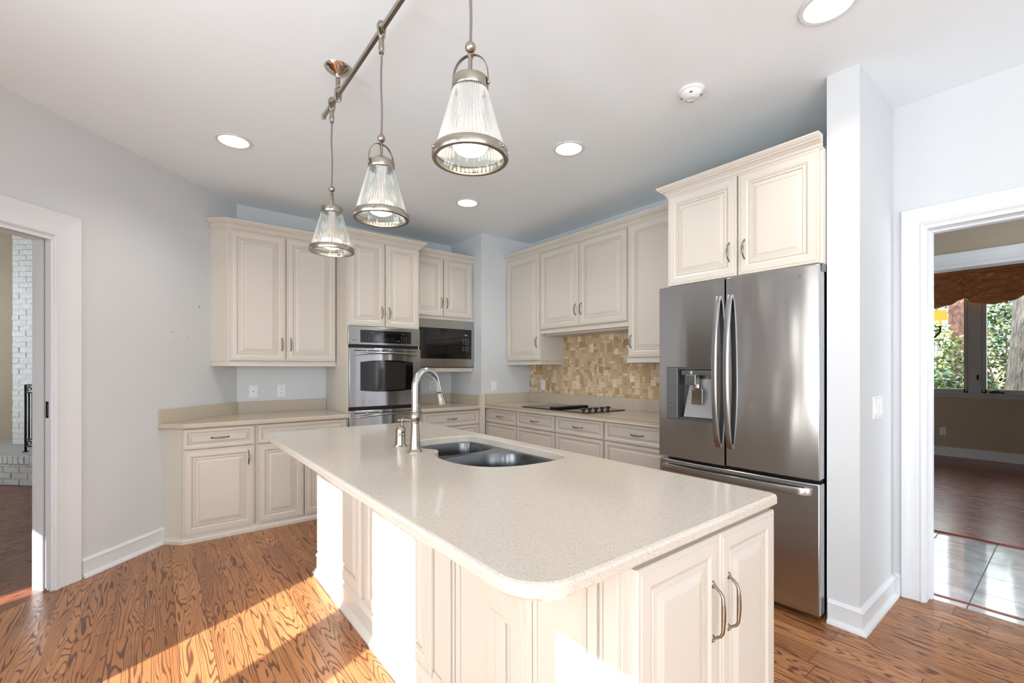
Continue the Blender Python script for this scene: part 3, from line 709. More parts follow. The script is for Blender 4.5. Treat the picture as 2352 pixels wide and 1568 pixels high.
cabinet('wall_cabinet', 'cream one-door wall cabinet hanging between the range hood and the refrigerator', FX(XU, 2.379), .70, .335, 1.365, ZU,
        [(.008, 1.369, .640, 2.470, 'door', (.040, 1.50))], crown=crR(2.379, 1.72), rail=lambda r: sw('light_rail', [(3.472, 2.379), (XU, 2.379), (XU, 1.70)], RAIL, 1.324, 1, r), cut=[(0, 1.365, .70, ZU)])
# refrigerator cabinet
XF = 2.622
cabinet('refrigerator_cabinet', 'deep cream two-door cabinet over the refrigerator with a wide crown', FX(XF, 1.669), .862, .85, 1.802, 2.384,
        [(.004, 1.804, .442, 2.376, 'door', (.402, 1.945)), (.452, 1.804, .850, 2.376, 'door', (.488, 1.945))],
        crown=lambda r: sw('crown_moulding', [(3.05, 1.669), (XF, 1.669), (XF, .807)], CROWN, 2.376, 1 if False else -1, r) if False else sw('crown_moulding', [(XF, .807), (XF, 1.669), (3.05, 1.669)], CROWN, 2.376, 1, r))
# travertine mosaic
def mosaic():
    rnd = random.Random(11); b = MB(); col_l = b.bm.loops.layers.float_color.new('tint')
    g = .0285; x = 3.4735
    pal = [(228, 204, 170), (216, 188, 150), (206, 174, 134), (234, 214, 184), (222, 196, 160), (198, 164, 124), (236, 220, 194), (212, 182, 144)]
    def area(y0, y1, z0, z1):
        ny = int(round((y1 - y0) / g)); nz = int(round((z1 - z0) / g)); used = [[0] * nz for _ in range(ny)]
        gy = (y1 - y0) / ny; gz = (z1 - z0) / nz
        for i in range(ny):
            for j in range(nz):
                if used[i][j]: continue
                for (a, c) in rnd.sample([(2, 2), (2, 1), (1, 2), (1, 1), (2, 2), (1, 1), (2, 3), (1, 1)], 8):
                    if i + a <= ny and j + c <= nz and not any(used[i + p][j + q] for p in range(a) for q in range(c)): break
                else: a = c = 1
                for p in range(a):
                    for q in range(c): used[i + p][j + q] = 1
                Y0 = y0 + i * gy + .0011; Y1 = y0 + (i + a) * gy - .0011; Z0 = z0 + j * gz + .0011; Z1 = z0 + (j + c) * gz - .0011
                cc = rnd.choice(pal); k = rnd.uniform(.93, 1.04); cc = (lin(cc[0] * k if cc[0] * k < 255 else 255), lin(cc[1] * k), lin(cc[2] * k), 1)
                xo = x - .008; e_ = .0022; ls = [[(x, Y0, Z0), (x, Y1, Z0), (x, Y1, Z1), (x, Y0, Z1)], [(xo + .002, Y0, Z0), (xo + .002, Y1, Z0), (xo + .002, Y1, Z1), (xo + .002, Y0, Z1)], [(xo, Y0 + e_, Z0 + e_), (xo, Y1 - e_, Z0 + e_), (xo, Y1 - e_, Z1 - e_), (xo, Y0 + e_, Z1 - e_)]]
                nf = len(b.bm.faces); b.loft(ls, 0, False, False, True)
                b.bm.faces.ensure_lookup_table()
                for fc in b.bm.faces[nf:]:
                    for l_ in fc.loops: l_[col_l] = cc
    area(1.735, 4.052, 1.001, 1.322); area(2.381, 3.486, 1.3225, 1.640)
    gr = lin(198), lin(178), lin(148), 1
    for y0, y1, z0, z1 in ((1.735, 4.052, 1.0, 1.323), (2.38, 3.487, 1.323, 1.64)):
        nf = len(b.bm.faces); b.box(x - .0055, y0, z0, x + .0004, y1, z1); b.bm.faces.ensure_lookup_table()
        for fc in b.bm.faces[nf:]:
            for l_ in fc.loops: l_[col_l] = gr
    return tag(b.build('tile_backsplash', M_TRAV), 'tan travertine mosaic tile covering the wall behind the cooktop', 'tile')
mosaic()

# ================================================================== REFRIGERATOR
fr = thing('refrigerator', 'stainless french door refrigerator with water dispenser beside the white wall', 'refrigerator', (2.95, 1.262, 0))
F = FX(2.585, 1.717)        # local x 0..0.905 to the right
FW = .908
b = MB(F); b.box(.012, .085, .03, FW - .012, .78, 1.775); b.build('cabinet_shell', M_STEELD, fr)
b = MB(F); b.box(.03, .10, .002, FW - .03, .70, .03); b.build('base_grille', M_BLKPL, fr)
def fdoor(x0, x1, z0, z1, name, hole=None, bowz=.012):
    b = MB(F); n = 12
    def yy(x):
        u = 2 * x / FW - 1; return -bowz * (1 - u * u) + .0
    def strip(xa, xb, za, zb):
        m = 10; lp = []
        for i in range(m + 1):
            x = xa + (xb - xa) * i / m
            lp.append([(x, yy(x), za), (x, yy(x), zb), (x, .075, zb), (x, .075, za)])
        b.loft(lp, 0, True)
    if hole:
        hx0, hz0, hx1, hz1 = hole
        strip(x0, hx0, z0, z1); strip(hx1, x1, z0, z1); strip(hx0, hx1, z0, hz0); strip(hx0, hx1, hz1, z1)
    else: strip(x0, x1, z0, z1)
    return b.build(name, M_STEEL, fr, bevel=.006 if not hole else 0), yy
dr1, yy = fdoor(0, .436, .713, 1.795, 'left_door', (.055, .955, .370, 1.283))
dr2, yy = fdoor(.443, FW, .713, 1.795, 'right_door')
dr3, yy = fdoor(0, FW, .035, .695, 'freezer_drawer')
def bar(parent, xc, z0, z1):
    b = MB(F); lo = []
    for i in range(25):
        t = i / 24; z = z0 + (z1 - z0) * t; q = math.sin(math.pi * t); y = -.018 - .052 * q ** .6; hw = .0155; xo = xc + (.012 if xc < .436 else -.012) * (1 - q) * 0
        lo.append([(xo - hw, y - .002, z), (xo, y - .006, z), (xo + hw, y - .002, z), (xo + hw, y + .010, z), (xo - hw, y + .010, z)])
    b.loft(lo, 0, True)
    for zz in (z0 + .012, z1 - .012): b.box(xc - .012, -.022, zz - .012, xc + .012, -.004, zz + .012)
    b.build('handle', M_STEELH, parent, bevel=.002)
bar(dr1, .402, .815, 1.695); bar(dr2, .470, .815, 1.695)
b = MB(F); lo = []
for i in range(31):
    t = i / 30; x = .035 + .835 * t; q = math.sin(math.pi * t); y = -.016 - .045 * q ** .5
    z = .652; lo.append([(x, y - .002, z - .020), (x, y - .006, z), (x, y - .002, z + .020), (x, y + .012, z + .016), (x, y + .012, z - .016)])
b.loft(lo, 0, True)
for xx in (.05, .855): b.box(xx - .012, -.02, .636, xx + .012, -.002, .668)
b.build('handle', M_STEELH, dr3, bevel=.002)
b = MB(F); b.box(.058, -.0105, .958, .136, -.006, 1.280, 0, .002); pn = b.build('control_strip', simple('dispenser_panel', col(120, 121, 122), .35, metal=.6), dr1)
b = MB(F)
for k, z in enumerate((1.222, 1.172, 1.142, 1.097, 1.063, 1.029, .996)):
    b.lathe([(.0065, 0), (.0075, 0), (.0075, .0008), (.0065, .0008)], (.118, -.0105, z), 16, X=Matrix.Rotation(R(90), 4, 'X'))
    b.box(.068, -.0112, z - .006, .084 + (k % 2) * .012, -.0104, z - .0035)
    if k > 3: b.box(.090, -.0112, z - .007, .098, -.0104, z - .001)
b.box(.068, -.0112, 1.262, .076, -.0104, 1.270); b.box(.080, -.0112, 1.266, .098, -.0104, 1.268); b.box(.080, -.0112, 1.261, .110, -.0104, 1.263)
b.build('panel_markings', M_DKMARK, pn)
b = MB(F); b.box(.136, .062, .958, .366, .068, 1.280); b.box(.134, -.006, .956, .140, .066, 1.281); b.box(.362, -.006, .956, .369, .066, 1.281); b.box(.136, -.006, 1.268, .366, .066, 1.282); b.box(.136, -.006, .956, .366, .066, .970)
rc = b.build('dispenser_recess', simple('dispenser_grey', col(96, 97, 98), .35, metal=.6), dr1)
b = MB(F); lp = [[(.190, .055, 1.21), (.340, .055, 1.21), (.362, .010, .974), (.166, .010, .974)], [(.190, .06, 1.21), (.340, .06, 1.21), (.362, .03, .974), (.166, .03, .974)]]; b.loft(lp); b.build('back_ramp', simple('dispenser_light_grey', col(176, 177, 178), .3, metal=.5), rc)
b = MB(F); b.box(.158, -.004, 1.232, .364, .05, 1.262, 0, .003); b.build('dispenser_header', M_STEELH, rc)
b = MB(F); b.box(.196, -.020, 1.172, .262, .03, 1.236, 0, .004); b.box(.214, -.012, 1.238, .228, .0, 1.262, 0, .002); b.build('ice_chute', M_STEELH, rc)
b = MB(F); b.box(.222, -.004, 1.056, .300, .008, 1.150, 0, .005); b.tube([(.262, .01, 1.172), (.262, .004, 1.15)], .022, 14); b.build('dispenser_paddle', M_POLNICK, rc)
b = MB(F); b.tube([(.255 + .005 * math.cos(t * .7), -.0045, 1.105 + .006 * math.sin(t * .7)) for t in range(8)], .0009, 6); b.box(.222, -.0208, 1.196, .236, -.0198, 1.199); b.box(.224, -.0208, 1.202, .234, -.0198, 1.212); b.build('dispenser_icons', M_DKMARK, rc)
# badge: round emblem with letters
b = MB(F); yb = yy(.80) - .0012; X_ = Matrix.Rotation(R(90), 4, 'X')
b.lathe([(.0105, 0), (.0122, 0), (.0122, .001), (.0105, .001)], (.775, yb + .0006, 1.742), 28, X=X_)
b.lathe([(0, 0), (.0018, 0), (.0018, .001), (0, .001)], (.7705, yb + .0006, 1.745), 10, X=X_)
b.box(.7742, yb - .0004, 1.7365, .7758, yb + .0006, 1.748); b.box(.7742, yb - .0004, 1.7365, .7795, yb + .0006, 1.738); b.box(.778, yb - .0004, 1.741, .787, yb + .0006, 1.7426)
text_into(b, 'LG', .026, T(.794, yb, 1.733) @ X_, depth=.0005)
b.build('badge', simple('badge_silver', col(120, 121, 122), .3, metal=.4), dr2)
b = MB(F); b.box(FW - .05, .03, 1.796, FW - .004, .10, 1.801); b.box(FW + .0005, .02, 1.760, FW + .004, .085, 1.800); b.build('hinge_cover', M_STEELD, fr)

# ================================================================== ISLAND
XL, XR2, YN, YF = .80, 1.528, .622, 2.94
isl = thing('kitchen_island', 'cream kitchen island base with raised panels, under the large stone top', 'island', (1.16, 1.78, 0))
b = MB()
b.box(XL, YN, .0, XL + .012, YF, .836); b.box(XR2 - .012, YN, 0, XR2, YF, .836); b.box(XL + .012, YF - .012, 0, XR2 - .012, YF, .836); b.box(XL + .012, YN, 0, XR2 - .012, YN + .012, .836)
b.build('body', [M_CAB], isl)
FI = FX(XL, YF)       # local x = 2.94 - Y
def ipanel(name, y0, y1, z0=.150, z1=.822, k=1.0, par=None):
    b = MB(FI); door_mesh(b, YF - y0, z0, YF - y1, z1, k, y=-.001); return b.build(name, [M_CAB, M_GLAZE], par or isl)
for y0, y1 in ((2.928, 2.562), (2.556, 2.186), (2.122, 1.792), (1.786, 1.464)):
    dd = ipanel('door', y0, y1)
    for zz in (.690, .655):
        b = MB(FI); yh = (y1 + .030) if y0 in (2.928, 2.122) else (y0 - .030)
        b.lathe([(0, 0), (.0022, 0), (.0022, .0006), (0, .0006)], (YF - yh, -.0215, zz), 8, X=Matrix.Rotation(R(90), 4, 'X')); b.build('screw_hole', M_DARK, dd)
# plain panels with stile mouldings near the corner
b = MB(FI)
def st(y0, y1, d, m=0, z0=.150, z1=.83): b.box(YF - y0, -d, z0, YF - y1, 0, z1, m, .0015)
st(1.460, 1.404, .006); st(1.398, 1.336, .014); st(1.330, 1.318, .009); st(1.312, 1.288, .006)
st(1.124, .918, .010); st(1.108, 1.072, .016); st(1.066, 1.022, .020); st(1.014, 1.008, .016); st(.986, .940, .016)
st(.916, .902, .006); st(.730, .724, .006); st(.718, .690, .010); st(.684, .674, .006); st(.668, .628, .012)
b.box(YF - 1.460, -.014, .150, YF - .628, 0, .175, 0, .002)
b.build('side_panel', [M_CAB], isl)
# corbel under the overhang
b = MB(FX(XL - .010, 1.035)); poly = [(0, .836), (-.115, .836), (-.112, .78), (-.098, .73), (-.082, .69), (-.072, .65), (-.062, .61), (-.042, .588), (-.018, .580), (0, .580)]
lp = [[(x, y, z) for y, z in poly] for x in (0, .08)]
b.loft(lp, 0); b.box(-.012, -.014, .552, .092, 0.003, .836, 0, .002); b.build('corbel', M_CAB, isl)
# island skirting
b = MB(); b.sweep([(XR2, YN), (XL, YN), (XL, YF), (XR2, YF)], [(-.005, 0), (.036, 0), (.036, .010), (.026, .024), (.018, .034), (.016, .036), (.016, .108), (.022, .114), (.012, .130), (.006, .146), (-.005, .146)], 1); b.build('skirting', M_CAB, isl)
# near end doors (face -Y)
FN = FY(0, YN)
for x0, x1, hx in ((.826, 1.185, 1.146), (1.190, 1.529, 1.230)):
    b = MB(FN); door_mesh(b, x0, .155, x1, .828, 1.0, y=0); d = b.build('door', [M_CAB, M_GLAZE], isl); pull(FN, hx, .635, True, d, y=-.0205, Ls=.150)
def rounded(pts, rads, n=8):
    out = []; N_ = len(pts)
    for i in range(N_):
        p = Vector(pts[i]); a = (Vector(pts[i - 1]) - p).normalized(); c_ = (Vector(pts[(i + 1) % N_]) - p).normalized(); r = rads[i]
        if r <= 0: out.append(tuple(p)); continue
        half = a.angle(c_) / 2; t = r / math.tan(half); cen = p + (a + c_).normalized() * (r / math.sin(half)); s0 = p + a * t; s1 = p + c_ * t
        a0 = math.atan2(s0.y - cen.y, s0.x - cen.x); a1 = math.atan2(s1.y - cen.y, s1.x - cen.x); dd = (a1 - a0 + math.pi) % (2 * math.pi) - math.pi
        for k in range(n + 1): q = a0 + dd * k / n; out.append((cen.x + r * math.cos(q), cen.y + r * math.sin(q)))
    return out
def smooth(pts, it=3):
    for _ in range(it):
        o_ = []
        for i in range(len(pts)):
            a = Vector(pts[i]); c_ = Vector(pts[(i + 1) % len(pts)]); o_ += [tuple(a * .75 + c_ * .25), tuple(a * .25 + c_ * .75)]
        pts = o_
    return pts
top = rounded([(.515, .597), (1.560, .597), (1.585, 3.14), (.520, 3.14)], [.105, .03, .03, .03], 10)
A1 = [(1.49, 1.49), (1.49, 1.80), (1.49, 2.24), (1.44, 2.30), (1.20, 2.31), (1.07, 2.27), (1.03, 2.17), (1.04, 2.06), (1.085, 1.985)]
A2 = [(1.085, 1.945), (1.035, 1.91), (1.0, 1.83), (.985, 1.72), (.995, 1.60), (1.05, 1.49), (1.17, 1.43), (1.32, 1.42), (1.43, 1.43)]
hole = smooth(A1 + A2, 2)
ict = MB(); counter(ict, top, .838, .874, [hole], e=.009)
ic = ict.build('countertop', M_QUARTZ, weld=True); tag(ic, 'large pale stone island top with an undermount sink cut into it', 'countertop')
# sink
sk = thing('kitchen_sink', 'stainless double bowl undermount sink in the island top', 'sink', (1.25, 1.87, .63))
bowl1 = smooth([(1.475, 1.50), (1.475, 1.92), (1.09, 1.92), (1.04, 1.89), (1.005, 1.80), (.998, 1.70), (1.01, 1.60), (1.06, 1.50), (1.17, 1.445), (1.32, 1.435), (1.42, 1.44)], 2)
bowl2 = smooth([(1.475, 1.96), (1.475, 2.22), (1.43, 2.28), (1.20, 2.295), (1.08, 2.26), (1.045, 2.17), (1.055, 2.07), (1.10, 1.965)], 2)
def inset_c(poly, k, z):
    cx = sum(p[0] for p in poly) / len(poly); cy = sum(p[1] for p in poly) / len(poly)
    return [(cx + (x - cx) * k, cy + (y - cy) * k, z) for x, y in poly]
outer = inset_c(hole, 1.07, 0)
b = MB(); b.fill([(p[0], p[1]) for p in outer], [bowl1, bowl2], .8375); b.build('rim', M_STEELS, sk)
for bw, dp in ((bowl1, .19), (bowl2, .16)):
    b = MB(); lp = [inset_c(bw, 1.0, .8375), inset_c(bw, .985, .830), inset_c(bw, .965, .76), inset_c(bw, .95, .838 - dp + .03), inset_c(bw, .91, .838 - dp + .006), inset_c(bw, .84, .838 - dp)]
    b.loft(lp, 0, True, False, True); bo = b.build('bowl', M_STEELS, sk, recalc=False)
    cx = sum(p[0] for p in bw) / len(bw); cy = sum(p[1] for p in bw) / len(bw)
    b = MB(); b.lathe([(0, .001), (.03, .001), (.042, .004), (.044, .0)], (cx, cy, .838 - dp), 24); b.build('drain', M_NICKEL, bo)
# faucet
fc_ = Vector((.975, 1.985, .874)); al = R(20); dx, dy = math.cos(al), math.sin(al)
ft = thing('faucet', 'brushed nickel gooseneck faucet with pull-down spray standing beside the island sink', 'faucet', tuple(fc_))
b = MB(); b.lathe([(0, 0), (.036, 0), (.036, .004), (.029, .010), (.0265, .018), (.0265, .030), (.022, .080), (.018, .120), (.0165, .137), (.019, .139), (.0195, .145), (.017, .148)], fc_, 32); b.build('pedestal', M_NICKEL, ft)
b = MB(); b.lathe([(.016, .146), (.021, .152), (.0245, .163), (.0245, .172), (.021, .184), (.0175, .190), (.0195, .192), (.0195, .197), (.0175, .199)], fc_, 32); b.build('collar', M_NICKEL, ft)
b = MB(); pts = [fc_ + Vector((0, 0, .196)), fc_ + Vector((0, 0, .25)), fc_ + Vector((0, 0, .30))]; rad = .082
for i in range(1, 19):
    a = math.pi * i / 18 * .93; pts.append(fc_ + Vector((dx * rad * (1 - math.cos(a)), dy * rad * (1 - math.cos(a)), .306 + rad * math.sin(a))))
dv = (pts[-1] - pts[-2]).normalized(); pts.append(pts[-1] + dv * .042); b.tube(pts, .0165, 20); spt = b.build('spout', steel('faucet_neck', col(200, 202, 205), .2, 'Z', 0, 0), ft)
dirv = (pts[-1] - pts[-2]).normalized(); q = dirv.to_track_quat('Z', 'Y').to_matrix().to_4x4()
b = MB(); b.lathe([(.0165, 0), (.0175, .001), (.0175, .004), (.0160, .006), (.0185, .035), (.0235, .062), (.0235, .067), (.018, .068), (0, .066)], pts[-1] + dirv * .004 , 24, X=q); b.build('spray_head', M_NICKEL, ft)
b = MB(); b.ball(fc_ + Vector((-.009, -.0142, .218)), .0022); b.build('set_screw', M_DARK, spt)
vc = Vector((.985, 2.172, .874)); vt = thing('faucet_valve', 'short brushed nickel lever valve standing left of the gooseneck faucet', 'faucet handle', tuple(vc))
b = MB(); b.lathe([(0, 0), (.035, 0), (.035, .003), (.028, .008), (.0265, .016), (.0245, .056), (.0265, .058), (.0265, .064), (.0245, .066), (.0245, .082), (0, .082)], vc, 32); b.build('valve_body', M_NICKEL, vt)
b = MB(); tl = Matrix.Rotation(R(16), 4, Vector((dy, -dx, 0)) * -1) @ I()
b.lathe([(0, .0), (.0255, .0), (.0255, .003), (.0235, .014), (.018, .025), (.009, .032), (0, .034)], vc + Vector((0, 0, .076)), 28, X=Matrix.Rotation(R(13), 4, Vector((.62, .78, 0)))); b.build('dome_cap', M_NICKEL, vt)
rt_ = Vector((.785, -.62, 0)); a0 = vc + Vector((0, 0, .104)) + rt_ * .008
b = MB(); b.tube([a0, a0 + Vector((0, 0, .012)) + rt_ * .002, a0 + Vector((0, 0, .024)) + rt_ * .004], [.006, .0045, .006], 12)
hc = a0 + Vector((0, 0, .030)) + rt_ * .004; b.ball(hc, .0105); b.tube([hc - rt_ * .024, hc, hc + rt_ * .052], [.004, .005, .0045], 10); b.ball(hc - rt_ * .022, .0065); b.ball(hc + rt_ * .024, .0072); b.ball(hc + rt_ * .052, .006); b.build('lever', M_NICKEL, vt)

# ================================================================== OUTLETS AND SWITCHES
def plate(name, label, cat, M, kind, w_=.070, h_=.115):
    r = thing(name, label, cat, tuple(M @ Vector((0, 0, 0))), {'electrical_outlet': 'white electrical outlets', 'light_switch': 'white rocker switches'}.get(name))
    b = MB(M); b.box(-w_ / 2, -.006, -h_ / 2, w_ / 2, .0, h_ / 2, 0, .002); b.build('cover_plate', M_WPLAST, r)
    if kind == 'outlet':
        b = MB(M); b.box(-.017, -.0075, -.034, .017, -.0055, .034, 0, .001); f_ = b.build('receptacle', M_WPLAST, r)
        b = MB(M)
        for z in (-.018, .018):
            b.box(-.008, -.0078, z - .002, -.0055, -.007, z + .006); b.box(.0055, -.0078, z - .002, .008, -.007, z + .006); b.lathe([(0, 0), (.0025, 0), (.0025, .001), (0, .001)], (0, -.0072, z - .009), 8, X=Matrix.Rotation(R(90), 4, 'X'))
        b.build('slots', M_DARK, f_)
    if kind == 'coax':
        b = MB(M); b.lathe([(0, 0), (.0045, 0), (.0045, .008), (0, .008)], (0, -.006, 0), 12, X=Matrix.Rotation(R(90), 4, 'X')); b.build('coax_jack', M_DKMARK, r)
    if kind.startswith('switch'):
        n = int(kind[-1])
        for k in range(n):
            x = (k - (n - 1) / 2) * .046; b = MB(M); sg = 1 if k % 2 else -1
            b.loft([[(x - .0165, -.0055, -.033), (x + .0165, -.0055, -.033), (x + .0165, -.0055, .033), (x - .0165, -.0055, .033)], [(x - .016, -.0085 - .004 * (sg < 0), -.032), (x + .016, -.0085 - .004 * (sg < 0), -.032), (x + .016, -.0085 - .004 * (sg > 0), .032), (x - .016, -.0085 - .004 * (sg > 0), .032)]]); b.build('rocker', M_WPLAST, r)
    b = MB(M)
    for z in (-.048, .048):
        for k in range(int(kind[-1]) if kind.startswith('switch') else 1):
            x = (k - ((int(kind[-1]) if kind.startswith('switch') else 1) - 1) / 2) * .046; b.lathe([(0, 0), (.0028, 0), (.0028, .0008), (0, .0008)], (x, -.006, z), 8, X=Matrix.Rotation(R(90), 4, 'X'))
    b.build('screws', M_GREYMARK, r); return r
plate('wall_jack', 'white cable jack plate above the left countertop', 'wall jack', FY(.698, 4.6995, 1.066), 'coax')
plate('electrical_outlet', 'white outlet above the left countertop, beside the cable jack', 'outlet', FY(.929, 4.6995, 1.067), 'outlet')
plate('electrical_outlet', 'white outlet under the microwave, behind the faucet', 'outlet', FY(2.52, 4.6995, 1.08), 'outlet')
plate('light_switch', 'white single rocker switch on the corner wall beside the mosaic tile', 'light switch', FY(2.946, 4.0535, 1.082), 'switch1')
plate('electrical_outlet', 'white outlet set in the tan mosaic tile', 'outlet', FX(3.465, 3.815, 1.092), 'outlet')
plate('light_switch', 'white triple rocker switch on the wall end by the right doorway', 'light switch', FY(2.953, .6665, 1.072), 'switch3', w_=.163)
plate('electrical_outlet', 'white outlet low on the beige wall under the dining room window', 'outlet', FX(9.0695, 1.275, .36), 'outlet')

# ================================================================== CEILING FITTINGS
def downlight(x, y, label):
    r = thing('recessed_light', label, 'ceiling light', (x, y, H), 'recessed lights in the kitchen ceiling')
    b = MB(T(x, y, H)); b.lathe([(.084, -.001), (.104, -.001), (.106, -.003), (.100, -.008), (.086, -.007), (.082, -.002), (.074, .020), (.060, .052), (.050, .056)], (0, 0, 0), 40); b.build('trim_ring', M_TRIM, r)
    b = MB(T(x, y, H)); b.lathe([(0, .040), (.030, .042), (.046, .050), (.052, .060)], (0, 0, 0), 32); b.build('lamp', M_CAN, r)
    l = bpy.data.lights.new('downlight', 'AREA'); l.shape = 'DISK'; l.size = .10; l.energy = 4.5; l.color = (1, .94, .87); l.spread = R(130)
    lo = bpy.data.objects.new('downlight_beam', l); C.objects.link(lo); lo.parent = r; lo.location = (0, 0, .036)
# openings in the ceiling for the cans
def cut_ceiling(name, pts, holes):
    o = bpy.data.objects[name]; bpy.data.objects.remove(o, do_unlink=True); b = MB()
    for z in (H, H + .12): b.fill(pts, holes, z)
    for lp in [pts] + holes:
        n = len(lp); a = [b.v((x, y, H)) for x, y in lp]; c_ = [b.v((x, y, H + .12)) for x, y in lp]
        for i in range(n): b.f([a[i], a[(i + 1) % n], c_[(i + 1) % n], c_[i]])
    struct(b.build(name, M_CEIL, weld=True))
DL = [(.395, 3.40, 'recessed ceiling light nearest the grey left wall'), (2.165, 2.13, 'recessed ceiling light over the cooktop aisle, right of the large pendant'), (2.165, 3.38, 'recessed ceiling light nearest the back corner'), (2.140, .640, 'recessed ceiling light nearest the doorway, cut by the top edge')]
cut_ceiling('ceiling', [(-1.4, -3.9), (3.6, -3.9), (3.6, 4.82), (.5, 4.82), (-1.42, 2.90)], [[(x + .084 * math.cos(2 * math.pi * k / 40), y + .084 * math.sin(2 * math.pi * k / 40)) for k in range(40)] for x, y, _ in DL])
for x, y, lb in DL: downlight(x, y, lb)
r = thing('smoke_detector', 'white round smoke detector on the ceiling in front of the refrigerator', 'smoke detector', (2.23, 1.288, H))
b = MB(); b.lathe([(0, 0), (.066, 0), (.066, -.008), (.060, -.014), (.052, -.016)], (2.23, 1.288, H), 36); b.build('base', M_WPLAST, r)
b = MB(); b.lathe([(.056, -.014), (.054, -.022), (.040, -.036), (.022, -.042), (.021, -.040), (.014, -.041), (0, -.041)], (2.23, 1.288, H), 36); cv = b.build('cover', M_WPLAST, r)
b = MB()
for k in range(4):
    a = k * math.pi / 2 + .5; b.box(2.23 + .047 * math.cos(a) - .006, 1.288 + .047 * math.sin(a) - .006, H - .033, 2.23 + .047 * math.cos(a) + .006, 1.288 + .047 * math.sin(a) + .006, H - .029)
b.build('vents', M_GREYMARK, cv)
# track rail
XP, ZR = .70, 2.612
tr = thing('track_rail', 'brushed nickel light rail hung under the ceiling carrying the glass pendants', 'light rail', (XP, 1.72, ZR))
b = MB(); b.box(XP - .0075, .92, ZR - .009, XP + .0075, 2.505, ZR + .009, 0, .001); b.build('rail_bar', M_NICKEL, tr)
b = MB(); b.box(XP - .011, 2.49, ZR - .013, XP + .011, 2.512, ZR + .013, 0, .002); b.build('end_cap', M_POLNICK, tr)
def loop_hook(mb, x, y, z, up):
    s = 1 if up else -1; pts = []
    for i in range(15):
        a = -math.pi / 2 + 2 * math.pi * i / 14 * .98; pts.append((x + .0135 * math.cos(a), y + .004 * math.sin(2 * a), z + s * (.010 + .036 * math.sin(a))))
    mb.tube(pts, .0055, 8)
    mb.lathe([(0, 0), (.009, 0), (.0115, .010), (.009, .020), (.011, .022), (.0115, .040), (.008, .050), (.0095, .052), (.0095, .058), (0, .058)], (x, y, z + s * .044), 16, X=I() if up else Matrix.Rotation(math.pi, 4, 'X'))
for yc in (2.262, 1.18):
    b = MB(); b.lathe([(0, 0), (.062, 0), (.064, -.004), (.060, -.010), (.050, -.018), (.046, -.020), (.040, -.026), (.022, -.034), (.014, -.040), (.010, -.050), (.006, -.052), (0, -.052)], (XP, yc, H), 36); cn = b.build('canopy', M_POLNICK, tr)
    b = MB(); loop_hook(b, XP, yc, ZR - .008, True); b.tube([(XP, yc, ZR + .085), (XP, yc, H - .045)], .005, 10); b.build('hanger', M_NICKEL, cn)
# pendants
def pendant(y, label, first=None):
    x = XP; zb = 1.862
    r = thing('pendant_light', label, 'pendant light', (x, y, zb), 'glass pendants over the island')
    P = lambda z: z + zb
    b = MB(); loop_hook(b, x, y, ZR + .008, False); b.build('rail_hook', M_NICKEL, r)
    b = MB(); pts = []
    for i in range(25): t = i / 24; pts.append((x + .0016 * math.sin(t * 8 + y), y + .0012 * math.sin(t * 7), (ZR - .085) * (1 - t) + P(.333) * t))
    b.tube(pts, .0042, 8); b.build('cord', M_CORD, r)
    b = MB(); b.ball((x, y, P(.320)), .0155, 0, 20); b.lathe([(.006, .302), (.008, .298), (.010, .294), (.006, .290), (.0055, .255), (.009, .250), (.0085, .246)], (x, y, zb), 16)
    b.lathe([(.008, .248), (.016, .246), (.034, .236), (.040, .228), (.0505, .226), (.0515, .222), (.0515, .200), (.050, .197)], (x, y, zb), 36); cpn = b.build('socket_cap', M_NICKEL, r)
    for rot in ((0,) if y > 0 else ()):
        pass
    ang = {0: R(20)}.get(0) + (y * 1.7)
    b = MB(); pts = []; ca, sa = math.cos(ang), math.sin(ang)
    for i in range(19):
        a = math.pi * i / 18; rr_ = .0535; px = -math.cos(a) * rr_; pz = .222 + .076 * math.sin(a) ** .75
        pts.append((x + ca * px, y + sa * px, P(pz)))
    pts = [(pts[0][0], pts[0][1], P(.206))] + pts + [(pts[-1][0], pts[-1][1], P(.206))]
    b.tube(pts, .006, 8, flat=(.25, 1.0, (ca, sa, 0))); 
    for sg in (-1, 1): b.ball((x + sg * ca * .055, y + sg * sa * .055, P(.212)), .0045)
    b.build('bail', M_NICKEL, r)
    seg = 104
    b = MB(); b.lathe([(.043, .204), (.046, .198), (.0500, .186), (.060, .150), (.0725, .106), (.086, .060), (.098, .016), (.100, .012)], (x, y, zb), seg, rib=.0034); b.build('glass_shade', M_RIB, r, recalc=False)
    b = MB(); b.lathe([(.1005, .026), (.1055, .025), (.1085, .020), (.1085, .004), (.1065, .0), (.095, .0), (.0945, .004), (.100, .006)], (x, y, zb), 48)
    for k in range(3):
        a = ang + .8 + k * 2.094; b.ball((x + .109 * math.cos(a), y + .109 * math.sin(a), P(.014)), .0055, 0, 10)
    b.build('rim_band', M_NICKEL, r)
    b = MB(); b.lathe([(.014, .185), (.016, .150), (.022, .115), (.036, .082), (.0475, .062)], (x, y, zb), 32); b.build('bulb_reflector', M_REFL, r)
    b = MB(); b.lathe([(.0475, .062), (.050, .050), (.049, .038), (.040, .026), (.022, .018), (0, .0165)], (x, y, zb), 32); b.build('bulb', M_BULB, r)
pendant(2.36, 'smallest glass pendant, farthest along the rail near the ovens')
pendant(1.72, 'middle of the three ribbed glass pendants on the rail')
pendant(1.077, 'largest and nearest ribbed glass pendant, its cord running off the top')

